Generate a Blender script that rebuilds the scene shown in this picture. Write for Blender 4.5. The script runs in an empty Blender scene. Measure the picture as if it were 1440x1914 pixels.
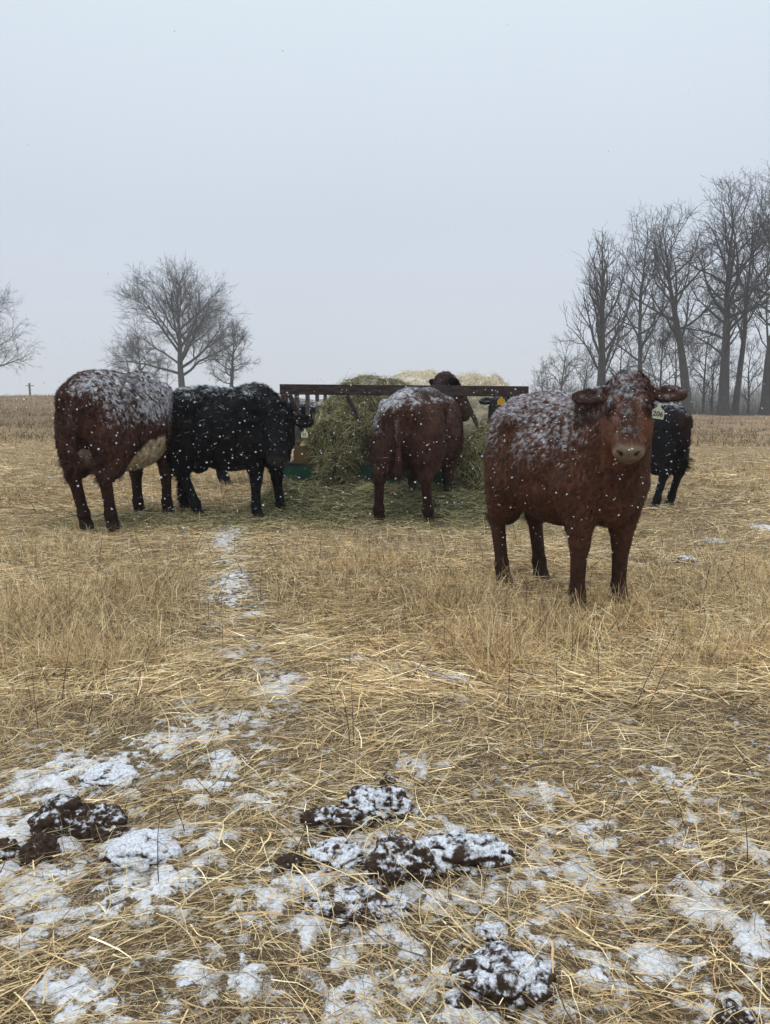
import bpy, math, random
import numpy as np
from mathutils import Vector, Matrix

# ------------------------------------------------------------------ camera, sky, sun, exposure
SC = bpy.context.scene
COL = SC.collection
R = math.radians
CAM_H, PITCH, F, CX, CY = 1.2, R(7.8), 1438.0, 720.0, 957.0

cam = bpy.data.cameras.new("camera")
cam.sensor_fit = 'VERTICAL'
cam.sensor_height = 36.0
cam.lens = 36.0 * F / 1914.0
cam.clip_start, cam.clip_end = 0.05, 3000.0
camo = bpy.data.objects.new("camera", cam)
COL.objects.link(camo)
camo.location = (0, 0, CAM_H)
camo.rotation_euler = (math.pi / 2 - PITCH, 0, 0)
SC.camera = camo

SUN_EL, SUN_AZ = R(58), R(200)
world = bpy.data.worlds.new("World")
SC.world = world
world.use_nodes = True
nt = world.node_tree
nt.nodes.clear()
wo = nt.nodes.new('ShaderNodeOutputWorld')
bg = nt.nodes.new('ShaderNodeBackground')
bg.inputs['Strength'].default_value = 0.1
sky = nt.nodes.new('ShaderNodeTexSky')
sky.sky_type = 'NISHITA'
sky.sun_disc = False
sky.sun_elevation = SUN_EL
sky.sun_rotation = SUN_AZ
sky.air_density, sky.dust_density = 1.0, 4.0
tc = nt.nodes.new('ShaderNodeTexCoord')
sep = nt.nodes.new('ShaderNodeSeparateXYZ')
ramp = nt.nodes.new('ShaderNodeValToRGB')
el = ramp.color_ramp.elements
el[0].position, el[0].color = 0.0, (0.68, 0.735, 0.80, 1)
el[1].position, el[1].color = 1.0, (1.65, 1.76, 1.88, 1)
e = el.new(0.22); e.color = (0.66, 0.735, 0.845, 1)
e = el.new(0.46); e.color = (0.77, 0.865, 0.95, 1)
e = el.new(0.60); e.color = (1.05, 1.16, 1.26, 1)
mul = nt.nodes.new('ShaderNodeVectorMath'); mul.operation = 'SCALE'
mul.inputs['Scale'].default_value = 10.0
mixw = nt.nodes.new('ShaderNodeMix'); mixw.data_type = 'RGBA'
mixw.inputs['Factor'].default_value = 0.94
cnz = nt.nodes.new('ShaderNodeTexNoise'); cnz.inputs['Scale'].default_value = 1.3
cnz.inputs['Detail'].default_value = 3.0
cmr = nt.nodes.new('ShaderNodeMapRange')
cmr.inputs['To Min'].default_value, cmr.inputs['To Max'].default_value = 9.5, 10.5
L = nt.links.new
L(tc.outputs['Generated'], sep.inputs[0])
L(sep.outputs['Z'], ramp.inputs[0])
L(tc.outputs['Generated'], cnz.inputs['Vector'])
L(cnz.outputs['Fac'], cmr.inputs['Value'])
L(cmr.outputs[0], mul.inputs['Scale'])
L(ramp.outputs[0], mul.inputs[0])
L(sky.outputs[0], mixw.inputs['A'])
L(mul.outputs[0], mixw.inputs['B'])
L(mixw.outputs['Result'], bg.inputs['Color'])
L(bg.outputs[0], wo.inputs['Surface'])

sl = bpy.data.lights.new("sun", 'SUN')
sl.energy, sl.angle, sl.color = 0.5, R(35), (1.0, 0.97, 0.93)
slo = bpy.data.objects.new("sun", sl)
COL.objects.link(slo)
sdir = Vector((math.sin(SUN_AZ) * math.cos(SUN_EL), math.cos(SUN_AZ) * math.cos(SUN_EL), math.sin(SUN_EL)))
slo.rotation_euler = sdir.to_track_quat('Z', 'Y').to_euler()
slo.location = (0, 0, 30)

vs = SC.view_settings
vs.view_transform = 'Standard'
vs.look = 'None'
vs.exposure, vs.gamma = 0.0, 1.0
vs.use_curve_mapping = False
SC.cycles.max_bounces = 6
SC.cycles.diffuse_bounces = 3
SC.cycles.volume_bounces = 1
SC.cycles.use_denoising = True

# ------------------------------------------------------------------ helpers
def ray(px, py):
    x, yi = (px - CX) / F, (py - CY) / F
    return np.array([x, math.cos(PITCH) - yi * math.sin(PITCH), -math.sin(PITCH) - yi * math.cos(PITCH)])

def at(px, py, Y):
    d = ray(px, py)
    return np.array([0, 0, CAM_H]) + d * (Y / d[1])

def gnd(px, py, z=0.0):
    d = ray(px, py)
    return np.array([0, 0, CAM_H]) + d * ((z - CAM_H) / d[2])

def lin(r, g, b):
    f = lambda c: (c / 255 / 12.92) if c / 255 <= 0.04045 else ((c / 255 + 0.055) / 1.055) ** 2.4
    return np.array([f(r), f(g), f(b)], np.float32)

def smooth(a, b, x):
    t = np.clip((x - a) / (b - a), 0, 1)
    return t * t * (3 - 2 * t)

def _hash(ix, iy, iz, seed):
    h = (ix.astype(np.uint32) * np.uint32(374761393) + iy.astype(np.uint32) * np.uint32(668265263)
         + iz.astype(np.uint32) * np.uint32(2147483647) + np.uint32((seed * 1274126177) & 0xffffffff))
    h = (h ^ (h >> np.uint32(13))) * np.uint32(1274126177)
    h = h ^ (h >> np.uint32(16))
    h = (h * np.uint32(2246822519)) ^ (h >> np.uint32(13))
    return (h & np.uint32(0xffffff)).astype(np.float32) / np.float32(0xffffff)

def vnoise(p, freq, seed=0):
    q = np.asarray(p, np.float32) * freq
    if q.shape[1] == 2:
        q = np.concatenate([q, np.zeros((len(q), 1), np.float32)], 1)
    i = np.floor(q).astype(np.int64)
    f = (q - i).astype(np.float32)
    f = f * f * (3 - 2 * f)
    out = np.zeros(len(q), np.float32)
    for dx in (0, 1):
        for dy in (0, 1):
            for dz in (0, 1):
                w = (f[:, 0] if dx else 1 - f[:, 0]) * (f[:, 1] if dy else 1 - f[:, 1]) * (f[:, 2] if dz else 1 - f[:, 2])
                out += w * _hash(i[:, 0] + dx, i[:, 1] + dy, i[:, 2] + dz, seed)
    return out

def fbm(p, freq, seed=0, oct=4, gain=0.5):
    s, a, tot = 0, 1.0, 0.0
    for k in range(oct):
        s = s + a * vnoise(p, freq * 2 ** k, seed + 17 * k)
        tot += a
        a *= gain
    return s / tot

def mesh_from(name, verts, faces, col=None, smooth_sh=False, normals=None, uniform=None):
    """faces: (N,k) int array of equal size, or list of such arrays"""
    if not isinstance(faces, list):
        faces = [faces]
    me = bpy.data.meshes.new(name)
    verts = np.ascontiguousarray(verts, np.float32)
    me.vertices.add(len(verts))
    me.vertices.foreach_set('co', verts.ravel())
    nl = sum(f.size for f in faces)
    npoly = sum(len(f) for f in faces)
    me.loops.add(nl)
    me.polygons.add(npoly)
    me.loops.foreach_set('vertex_index', np.concatenate([f.ravel() for f in faces]).astype(np.int32))
    st, o = [], 0
    for f in faces:
        st.append(o + np.arange(len(f)) * f.shape[1])
        o += f.size
    me.polygons.foreach_set('loop_start', np.concatenate(st).astype(np.int32))
    if smooth_sh:
        me.polygons.foreach_set('use_smooth', np.ones(npoly, bool))
    else:
        me.polygons.foreach_set('use_smooth', np.zeros(npoly, bool))
    if col is not None:
        a = me.color_attributes.new('Col', 'FLOAT_COLOR', 'POINT')
        c4 = np.ones((len(verts), 4), np.float32)
        c4[:, :3] = col
        a.data.foreach_set('color', c4.ravel())
    me.update(calc_edges=True)
    if normals is not None:
        me.polygons.foreach_set('use_smooth', np.ones(npoly, bool))
        me.normals_split_custom_set_from_vertices(np.ascontiguousarray(normals, np.float32))
    return me

def add(name, me, mat=None, parent=None, loc=None, label=None, cat=None, group=None, kind=None):
    o = bpy.data.objects.new(name, me)
    COL.objects.link(o)
    if mat is not None and me is not None:
        if len(me.materials) == 0:
            me.materials.append(mat)
    if parent is not None:
        o.parent = parent
    if loc is not None:
        o.location = loc
    if label: o['label'] = label
    if cat: o['category'] = cat
    if group: o['group'] = group
    if kind: o['kind'] = kind
    return o

def mat_attr(name, rough=0.85, var=0.25, vscale=60.0, bump=0.0, bscale=80.0, spec=0.3, sheen=0.0, transl=0.0):
    m = bpy.data.materials.new(name)
    m.use_nodes = True
    t = m.node_tree
    b = t.nodes['Principled BSDF']
    a = t.nodes.new('ShaderNodeAttribute'); a.attribute_name = 'Col'
    n = t.nodes.new('ShaderNodeTexNoise'); n.inputs['Scale'].default_value = vscale; n.inputs['Detail'].default_value = 4
    c = t.nodes.new('ShaderNodeTexCoord')
    mr = t.nodes.new('ShaderNodeMapRange')
    mr.inputs['From Min'].default_value, mr.inputs['From Max'].default_value = 0.3, 0.7
    mr.inputs['To Min'].default_value, mr.inputs['To Max'].default_value = 1 - var, 1 + var
    vm = t.nodes.new('ShaderNodeVectorMath'); vm.operation = 'SCALE'
    t.links.new(c.outputs['Object'], n.inputs['Vector'])
    t.links.new(n.outputs['Fac'], mr.inputs['Value'])
    t.links.new(a.outputs['Color'], vm.inputs[0])
    t.links.new(mr.outputs[0], vm.inputs['Scale'])
    t.links.new(vm.outputs[0], b.inputs['Base Color'])
    b.inputs['Roughness'].default_value = rough
    b.inputs['Specular IOR Level'].default_value = spec
    if sheen:
        b.inputs['Sheen Weight'].default_value = sheen
    if bump:
        n2 = t.nodes.new('ShaderNodeTexNoise'); n2.inputs['Scale'].default_value = bscale; n2.inputs['Detail'].default_value = 5
        bp = t.nodes.new('ShaderNodeBump'); bp.inputs['Strength'].default_value = bump; bp.inputs['Distance'].default_value = 0.01
        t.links.new(c.outputs['Object'], n2.inputs['Vector'])
        t.links.new(n2.outputs['Fac'], bp.inputs['Height'])
        t.links.new(bp.outputs[0], b.inputs['Normal'])
    return m

def mat_noise(name, c0, c1, scale=10, rough=0.8, bump=0.2, detail=6, spec=0.3, stretch=(1, 1, 1), metal=0.0, bdist=0.01):
    m = bpy.data.materials.new(name)
    m.use_nodes = True
    t = m.node_tree
    b = t.nodes['Principled BSDF']
    c = t.nodes.new('ShaderNodeTexCoord')
    mp = t.nodes.new('ShaderNodeMapping'); mp.inputs['Scale'].default_value = stretch
    n = t.nodes.new('ShaderNodeTexNoise'); n.inputs['Scale'].default_value = scale; n.inputs['Detail'].default_value = detail
    r = t.nodes.new('ShaderNodeValToRGB')
    r.color_ramp.elements[0].position, r.color_ramp.elements[0].color = 0.35, (*map(float, c0), 1)
    r.color_ramp.elements[1].position, r.color_ramp.elements[1].color = 0.68, (*map(float, c1), 1)
    bp = t.nodes.new('ShaderNodeBump'); bp.inputs['Strength'].default_value = bump; bp.inputs['Distance'].default_value = bdist
    t.links.new(c.outputs['Object'], mp.inputs[0])
    t.links.new(mp.outputs[0], n.inputs['Vector'])
    t.links.new(n.outputs['Fac'], r.inputs[0])
    t.links.new(r.outputs[0], b.inputs['Base Color'])
    t.links.new(n.outputs['Fac'], bp.inputs['Height'])
    t.links.new(bp.outputs[0], b.inputs['Normal'])
    b.inputs['Roughness'].default_value = rough
    b.inputs['Specular IOR Level'].default_value = spec
    b.inputs['Metallic'].default_value = metal
    return m

SNOW = np.array([0.80, 0.83, 0.88], np.float32)
M_ground = mat_attr('ground_surface', 0.95, 0.30, 45, 0.7, 120, 0.1)
def snow_layer(m, scale=26, k=2.6, lo=1.70, hi=1.86, col=(0.75, 0.77, 0.80, 1), thin=0.5):
    t = m.node_tree
    b = t.nodes['Principled BSDF']
    src = b.inputs['Base Color'].links[0].from_socket
    a = t.nodes.new('ShaderNodeAttribute'); a.attribute_name = 'snow'
    c = t.nodes.new('ShaderNodeTexCoord')
    n1 = t.nodes.new('ShaderNodeTexNoise'); n1.inputs['Scale'].default_value = scale; n1.inputs['Detail'].default_value = 9; n1.inputs['Roughness'].default_value = 0.68
    ad = t.nodes.new('ShaderNodeMath'); ad.operation = 'MULTIPLY_ADD'
    ad.inputs[1].default_value = k
    mr = t.nodes.new('ShaderNodeMapRange')
    mr.inputs['From Min'].default_value, mr.inputs['From Max'].default_value = lo, hi
    mx = t.nodes.new('ShaderNodeMix'); mx.data_type = 'RGBA'
    mx.inputs['B'].default_value = col
    t.links.new(c.outputs['Object'], n1.inputs['Vector'])
    t.links.new(n1.outputs['Fac'], ad.inputs[0])
    t.links.new(a.outputs['Fac'], ad.inputs[2])
    t.links.new(ad.outputs[0], mr.inputs['Value'])
    n2 = t.nodes.new('ShaderNodeTexNoise'); n2.inputs['Scale'].default_value = scale * 3.5; n2.inputs['Detail'].default_value = 6; n2.inputs['Roughness'].default_value = 0.7
    m2 = t.nodes.new('ShaderNodeMapRange')
    m2.inputs['From Min'].default_value, m2.inputs['From Max'].default_value = 0.34, 0.54
    m2.inputs['To Min'].default_value = thin
    mm = t.nodes.new('ShaderNodeMath'); mm.operation = 'MULTIPLY'
    t.links.new(c.outputs['Object'], n2.inputs['Vector'])
    t.links.new(n2.outputs['Fac'], m2.inputs['Value'])
    t.links.new(mr.outputs[0], mm.inputs[0])
    t.links.new(m2.outputs[0], mm.inputs[1])
    t.links.new(mm.outputs[0], mx.inputs['Factor'])
    t.links.new(src, mx.inputs['A'])
    t.links.new(mx.outputs['Result'], b.inputs['Base Color'])
snow_layer(M_ground)
M_straw = mat_attr('dry_straw', 0.7, 0.18, 25, 0, 1, 0.25)
M_hay = mat_attr('hay', 0.8, 0.2, 30, 0.0, 1, 0.2)
M_coat = mat_attr('cattle_hide', 0.8, 0.22, 40, 0.6, 70, 0.15)
M_hair = mat_attr('cattle_hair', 0.65, 0.1, 40, 0, 1, 0.12)
M_clod = mat_attr('frozen_dung', 0.9, 0.3, 70, 0.8, 90, 0.15)
snow_layer(M_clod, 38, 2.4, 1.52, 1.82, (0.72, 0.75, 0.80, 1), 0.35)
M_bark = mat_noise('bark', (0.030, 0.029, 0.029), (0.070, 0.066, 0.064), 3.0, 0.95, 0.5, stretch=(3, 3, 0.6))
M_steel = mat_noise('brown_painted_steel', lin(34, 26, 25), lin(70, 53, 48), 9.0, 0.75, 0.25, metal=0.0, stretch=(1, 3, 3))
M_steel_grey = mat_noise('weathered_grey_steel', lin(66, 60, 58), lin(110, 100, 95), 9.0, 0.8, 0.25, stretch=(3, 3, 1))
M_green = mat_noise('green_painted_steel', lin(14, 52, 40), lin(22, 72, 54), 6.0, 0.55, 0.15)
M_tan = mat_noise('tan_rusty_sheet', lin(92, 76, 48), lin(120, 100, 64), 5.0, 0.8, 0.2)
M_wood = mat_noise('weathered_wood', lin(120, 105, 85), lin(175, 155, 120), 8.0, 0.9, 0.4, stretch=(1, 1, 6))
M_post = mat_noise('grey_post_wood', lin(50, 48, 48), lin(85, 80, 76), 6.0, 0.9, 0.4, stretch=(1, 1, 4))
M_tag_white = mat_noise('white_plastic_tag', lin(176, 178, 152), lin(202, 202, 176), 20, 0.5, 0.05)
M_tag_yellow = mat_noise('yellow_plastic_tag', lin(196, 146, 26), lin(214, 164, 40), 20, 0.5, 0.05)
M_ink = mat_noise('black_ink', (0.01, 0.012, 0.012), (0.02, 0.022, 0.02), 20, 0.6, 0.0)
M_eye = mat_noise('dark_eye', (0.004, 0.003, 0.003), (0.012, 0.008, 0.006), 30, 0.22, 0.0, spec=0.35)
M_flake = mat_noise('snow_flake', (0.85, 0.88, 0.92), (0.92, 0.94, 0.97), 20, 0.9, 0.0)
_t = M_flake.node_tree
_tr = _t.nodes.new('ShaderNodeBsdfTranslucent'); _tr.inputs['Color'].default_value = (0.93, 0.95, 0.98, 1)
_mx = _t.nodes.new('ShaderNodeMixShader'); _mx.inputs[0].default_value = 0.5
_o = next(n_ for n_ in _t.nodes if n_.type == 'OUTPUT_MATERIAL')
_t.links.new(_t.nodes['Principled BSDF'].outputs[0], _mx.inputs[1])
_t.links.new(_tr.outputs[0], _mx.inputs[2])
_tp = _t.nodes.new('ShaderNodeBsdfTransparent')
_m2 = _t.nodes.new('ShaderNodeMixShader'); _m2.inputs[0].default_value = 0.42
_t.links.new(_mx.outputs[0], _m2.inputs[1]); _t.links.new(_tp.outputs[0], _m2.inputs[2])
_t.links.new(_m2.outputs[0], _o.inputs['Surface'])

# ------------------------------------------------------------------ terrain
SPOTS = [  # snow patches: photo px, py, radius px
    (500, 1290, 60), (660, 1222, 34), (850, 1265, 46), (860, 1310, 30), (350, 1305, 35), (540, 1265, 40),
    (300, 1392, 55), (205, 1450, 85), (95, 1480, 50), (30, 1480, 40), (110, 1440, 40), (380, 1480, 60), (480, 1500, 45), (420, 1430, 40),
    (270, 1590, 85), (120, 1600, 95), (20, 1570, 70), (300, 1665, 85), (215, 1660, 60), (380, 1620, 60), (100, 1740, 60), (40, 1690, 50),
    (640, 1635, 110), (700, 1700, 110), (560, 1730, 80), (850, 1600, 80), (480, 1690, 60), (760, 1665, 80), (740, 1780, 70), (690, 1840, 100), (800, 1870, 110),
    (930, 1890, 110), (1000, 1800, 60), (600, 1890, 60), (330, 1850, 60), (220, 1880, 60), (480, 1830, 50), (130, 1860, 50),
    (1260, 1455, 50), (1130, 1580, 40), (1080, 1640, 45), (1230, 1790, 70), (1330, 1700, 70), (1200, 1700, 50), (1410, 1760, 60), (1380, 1890, 50),
    (1110, 1830, 50), (1000, 1480, 40), (1010, 1650, 45), (780, 1440, 40), (1420, 1600, 35),
    (1335, 1008, 20), (1285, 1050, 26), (930, 1015, 16), (1160, 1028, 18), (1430, 985, 30), (1390, 1200, 25), (1250, 1175, 20), (1180, 1240, 22),
]
SP = np.array([[*gnd(px, py)[:2], r / F * math.hypot(*gnd(px, py)[:2])] for px, py, r in SPOTS], np.float32)

TRAIL = [([(432, 985), (418, 1030), (432, 1075), (425, 1110), (452, 1150), (438, 1190), (470, 1235), (492, 1290), (430, 1340), (330, 1385), (250, 1430)], 0.22),
         ([(446, 1165), (540, 1188), (640, 1215), (740, 1240), (850, 1262), (930, 1290)], 0.15), ([(430, 1150), (392, 1195), (420, 1220)], 0.16)]
def trail_density(x, y):
    s = np.zeros_like(x)
    for pts, wd in TRAIL:
        W_ = [gnd(a_, b_)[:2] for a_, b_ in pts]
        for p0, p1 in zip(W_[:-1], W_[1:]):
            e_ = p1 - p0
            t = np.clip(((x - p0[0]) * e_[0] + (y - p0[1]) * e_[1]) / (e_ @ e_), 0, 1)
            d2 = (x - p0[0] - t * e_[0]) ** 2 + (y - p0[1] - t * e_[1]) ** 2
            s = np.maximum(s, np.exp(-d2 / wd ** 2))
    q_ = np.stack([np.ravel(x), np.ravel(y)], -1)
    return s * (0.72 + 0.55 * smooth(0.38, 0.62, 0.5 * fbm(q_, 3.0, 47, 3) + 0.5 * fbm(q_, 9.0, 48, 2))).reshape(np.shape(x)) * 0.64

def snow_density(x, y):
    s = np.clip(trail_density(x, y), 0, 1)
    for sx, sy, sr in SP:
        d2 = ((x - sx) / (sr * 1.05)) ** 2 + ((y - sy) / (sr * 1.35)) ** 2
        s = np.maximum(s, np.exp(-d2 * 0.9))
    return s

def hay_mound(x, y):
    # spilled hay in front of the feeder
    c = smooth(-1.75, -1.2, x) * (1 - smooth(1.5, 2.1, x))
    f = smooth(7.75, 9.2, y) * (1 - smooth(9.6, 10.2, y))
    p = np.stack([x, y], -1).reshape(-1, 2)
    n = (0.55 + 0.9 * fbm(p, 1.7, 91, 3)).reshape(x.shape)
    return 0.24 * c * f * n

_uE = np.array([-2.0, -0.5, -0.3, 0.0, 0.25, 0.40, 0.5, 2.0])
_pE = np.array([20, 19.5, 20, 8, -8, -15, -18, -18.0])

def far_height(x, y):
    u = x / np.maximum(y, 1.0)
    e = np.interp(u, _uE, _pE) / F
    zc = CAM_H + e * 75.0
    t = smooth(13.0, 75.0, y) * 0.55 + 0.45 * np.clip((y - 13.0) / 62.0, 0, 1)
    z = zc * t
    return z - 0.02 * np.maximum(y - 75.0, 0) ** 1.0 * smooth(75, 100, y)

def ground_z(x, y):
    x = np.asarray(x, np.float32); y = np.asarray(y, np.float32)
    sh = x.shape
    p = np.stack([x.ravel(), y.ravel()], -1)
    n1 = fbm(p, 0.55, 3, 3).reshape(sh) - 0.5
    n2 = fbm(p, 3.2, 5, 3).reshape(sh) - 0.5
    amp = smooth(0.5, 3.0, np.abs(y))
    far = smooth(14, 40, y)
    return n1 * (0.10 + 0.6 * far) * amp * 0.8 + n2 * 0.045 + far_height(x, y)

def axis(fine0, fine1, step, lo, hi, grow):
    a = list(np.arange(fine0, fine1, step))
    s, v = step, fine1
    while v < hi:
        a.append(v); s *= grow; v += s
    a.append(hi)
    s, v = step, fine0
    b = []
    while True:
        s *= grow; v -= s
        if v <= lo: break
        b.append(v)
    b.append(lo)
    return np.array(b[::-1] + a, np.float32)

gx = axis(-2.6, 2.6, 0.022, -420, 420, 1.06)
gy = axis(1.0, 6.0, 0.02, -25, 600, 1.035)
GX, GY = np.meshgrid(gx, gy)
GZ = ground_z(GX, GY)
P2 = np.stack([GX.ravel(), GY.ravel()], -1)
sd = snow_density(GX, GY).ravel()
fn = fbm(P2, 9.0, 21, 4)
fn2 = fbm(P2, 28.0, 22, 3)
snowm = sd * (0.47 + 0.27 * smooth(2.4, 3.2, P2[:, 1])) + 0.6 * (fn - 0.5) + 0.39 * (1 - smooth(2.2, 3.6, P2[:, 1])) * smooth(0.44, 0.58, fn2)
snowm = np.clip(snowm, 0, 1) * (1 - smooth(11, 15, P2[:, 1]))
big = fbm(P2, 0.35, 31, 3)
huge = fbm(P2, 0.06, 33, 3)
soil = lin(100, 84, 64)[None] * (0.4 + 1.2 * fbm(P2, 45.0, 24, 3)[:, None])
strawc = lin(164, 141, 106)[None] * (0.75 + 0.5 * big[:, None])
k = smooth(4, 11, P2[:, 1])[:, None]
c = soil * (1 - 0.75 * k) + strawc * 0.75 * k
farc = lin(126, 106, 86) * (1 - huge[:, None]) * 0.9 + lin(152, 128, 98) * huge[:, None] * 1.1
rgt = smooth(-5, 25, P2[:, 0])[:, None]
farc = farc * (0.92 + 0.2 * rgt)
kf = smooth(14, 35, P2[:, 1])[:, None]
c = c * (1 - kf) + farc * kf
# trampled dark manure around the feeder
tr = np.exp(-(((P2[:, 0] - 4.2) / 3.0) ** 2 + ((P2[:, 1] - 9.2) / 1.6) ** 2))
trm = smooth(0.45, 0.7, tr * 0.6 + 0.5 * fbm(P2, 2.5, 44, 3))[:, None]
c = c * (1 - 0.6 * trm) + lin(78, 64, 50) * 0.6 * trm
GZ = GZ + (smooth(0.3, 0.8, snowm).reshape(GZ.shape)) * 0.014
ny, nx = GX.shape
idx = np.arange(nx * ny).reshape(ny, nx)
q = np.stack([idx[:-1, :-1], idx[:-1, 1:], idx[1:, 1:], idx[1:, :-1]], -1).reshape(-1, 4)
gm = mesh_from('ground', np.stack([GX, GY, GZ], -1).reshape(-1, 3), q, c, True)
_sa = gm.attributes.new('snow', 'FLOAT', 'POINT'); _sa.data.foreach_set('value', snowm.astype(np.float32))
add('ground', gm, M_ground, kind='structure')

# ------------------------------------------------------------------ ribbons (straw, hay, hair-like blades)
def ribbons(base, az, elev, length, width, droop, color, segs=3, kink=0.25, rng=None, tipcol=None, flat=0.0):
    N = len(base)
    pts = np.zeros((segs + 1, N, 3), np.float32)
    pts[0] = base
    a, e = az.copy(), elev.copy()
    sl_ = length / segs
    side = np.zeros((segs + 1, N, 3), np.float32)
    rv = rng.normal(size=(N, 3)).astype(np.float32)
    rv[:, 2] = rv[:, 2] * (1 - flat) + 2.5 * flat
    for s in range(segs):
        d = np.stack([np.cos(e) * np.cos(a), np.cos(e) * np.sin(a), np.sin(e)], -1)
        pts[s + 1] = pts[s] + d * sl_[:, None]
        sv = np.cross(d, rv)
        sv /= np.linalg.norm(sv, axis=1, keepdims=True) + 1e-6
        side[s] = sv
        if s == segs - 1:
            side[s + 1] = sv
        e = e - droop / segs + rng.normal(0, kink * 0.5, N)
        a = a + rng.normal(0, kink, N)
    taper = np.linspace(1, 0.25, segs + 1)
    V = np.zeros((N, segs + 1, 2, 3), np.float32)
    for s in range(segs + 1):
        w = (width * 0.5 * taper[s])[:, None]
        V[:, s, 0] = pts[s] - side[s] * w
        V[:, s, 1] = pts[s] + side[s] * w
    C = np.repeat(color[:, None, None, :], segs + 1, 1)
    if tipcol is not None:
        t = np.linspace(0, 1, segs + 1)[None, :, None, None]
        C = C * (1 - t) + tipcol[:, None, None, :] * t
    C = np.repeat(C, 2, 2)
    nvp = (segs + 1) * 2
    o = (np.arange(N) * nvp)[:, None]
    fs = []
    for s in range(segs):
        fs.append(np.stack([o[:, 0] + 2 * s, o[:, 0] + 2 * s + 1, o[:, 0] + 2 * s + 3, o[:, 0] + 2 * s + 2], -1))
    return V.reshape(-1, 3), np.concatenate(fs), C.reshape(-1, 3)

def join_parts(parts):
    V, Fq, C, o = [], [], [], 0
    for v, f, c in parts:
        V.append(v); Fq.append(f + o); C.append(c); o += len(v)
    return np.concatenate(V), np.concatenate(Fq), np.concatenate(C)

STRAW = np.stack([lin(238, 218, 172), lin(220, 197, 148), lin(204, 179, 132), lin(203, 171, 128), lin(168, 146, 110), lin(130, 112, 88), lin(246, 233, 196), lin(86, 72, 62)])
STRAW_P = np.array([0.12, 0.15, 0.18, 0.12, 0.18, 0.12, 0.04, 0.09])

def scatter(rng, n, y0, y1, um, power=1.0):
    """positions between y0..y1 with |x| < um*y (plus a margin), density falling with distance"""
    t = rng.random(n)
    if power == 1.0:
        y = y0 + (y1 - y0) * t
    else:
        y = (y0 ** (1 - power) + t * (y1 ** (1 - power) - y0 ** (1 - power))) ** (1 / (1 - power))
    x = (rng.random(n) * 2 - 1) * (um * y + 0.35)
    return x.astype(np.float32), y.astype(np.float32)

FOOT = []   # trampled spots under hooves

TUFT = [(60, 1180, 160, 1.0), (170, 1230, 120, 1.0), (260, 1120, 130, 0.8), (90, 1050, 150, 0.7), (330, 1040, 80, 0.6), (560, 1100, 110, 0.8), (700, 1060, 150, 0.7),
        (860, 1120, 130, 0.7), (950, 1230, 120, 1.0), (1060, 1210, 120, 0.9), (1000, 1330, 110, 0.8), (1180, 1330, 140, 0.6), (1360, 1260, 140, 0.6), (1300, 1130, 120, 0.6),
        (800, 1420, 80, 0.5), (40, 1330, 110, 0.8), (180, 1370, 70, 0.6), (1150, 1160, 90, 0.5), (1400, 1100, 110, 0.6), (640, 1380, 70, 0.35), (1340, 1440, 90, 0.4)]
TF = np.array([[*gnd(px, py)[:2], r / F * math.hypot(*gnd(px, py)[:2]), h] for px, py, r, h in TUFT], np.float32)

def tuft_density(x, y):
    s = np.zeros_like(x)
    for sx, sy, sr, h in TF:
        s = np.maximum(s, h * np.exp(-(((x - sx) / (sr * 1.1)) ** 2 + ((y - sy) / (sr * 1.8)) ** 2)))
    return s

def straw_colors(rng, x, y, bright=1.0):
    n = len(x)
    ci = rng.choice(len(STRAW), n, p=STRAW_P)
    c = STRAW[ci] * (0.75 + 0.5 * rng.random((n, 1))).astype(np.float32)
    p = np.stack([x, y], -1)
    w = smooth(0.5, 0.75, fbm(p, 0.9, 61, 3))[:, None]
    c = c * (1 - 0.35 * w) + c * np.array([1.04, 0.92, 0.78]) * 0.35 * w
    lo = (0.72 + 0.56 * fbm(p, 0.7, 62, 3))[:, None]
    return (c * lo * bright).astype(np.float32)

rng = np.random.default_rng(7)
lying = []
def lying_layer(n, y0, y1, power, lmin, lmax, wmin, wmax, segs, hmax, snow_keep, bright=1.0, clumpy=0.75):
    x, y = scatter(rng, n, y0, y1, 0.62, power)
    s = snow_density(x, y)
    p = np.stack([x, y], -1)
    clump = fbm(p, 3.0, 71, 3)
    keep = rng.random(n) < np.clip(1.15 - (1 - snow_keep) * smooth(0.3, 0.8, s) - clumpy * (1 - smooth(0.36, 0.52, clump)) , 0.05, 1)
    x, y = x[keep], y[keep]
    n = len(x)
    z = ground_z(x, y) + rng.random(n) ** 1.5 * hmax
    az = rng.random(n) * 2 * np.pi
    # combed direction varies slowly: mostly across the picture
    comb = (fbm(np.stack([x, y], -1), 1.2, 73, 2) - 0.5) * 3.0 + rng.integers(0, 2, n) * np.pi
    az = np.where(rng.random(n) < 0.55, comb + rng.normal(0, 0.45, n), az)
    elev = rng.normal(0.04, 0.10, n)
    ln = lmin + (lmax - lmin) * rng.random(n) ** 1.6
    w = wmin + (wmax - wmin) * rng.random(n) ** 2
    c = straw_colors(rng, x, y, bright)
    return ribbons(np.stack([x, y, z], -1), az, elev, ln, w, rng.normal(0.12, 0.2, n), c, segs, 0.22, rng, flat=0.55)

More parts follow.
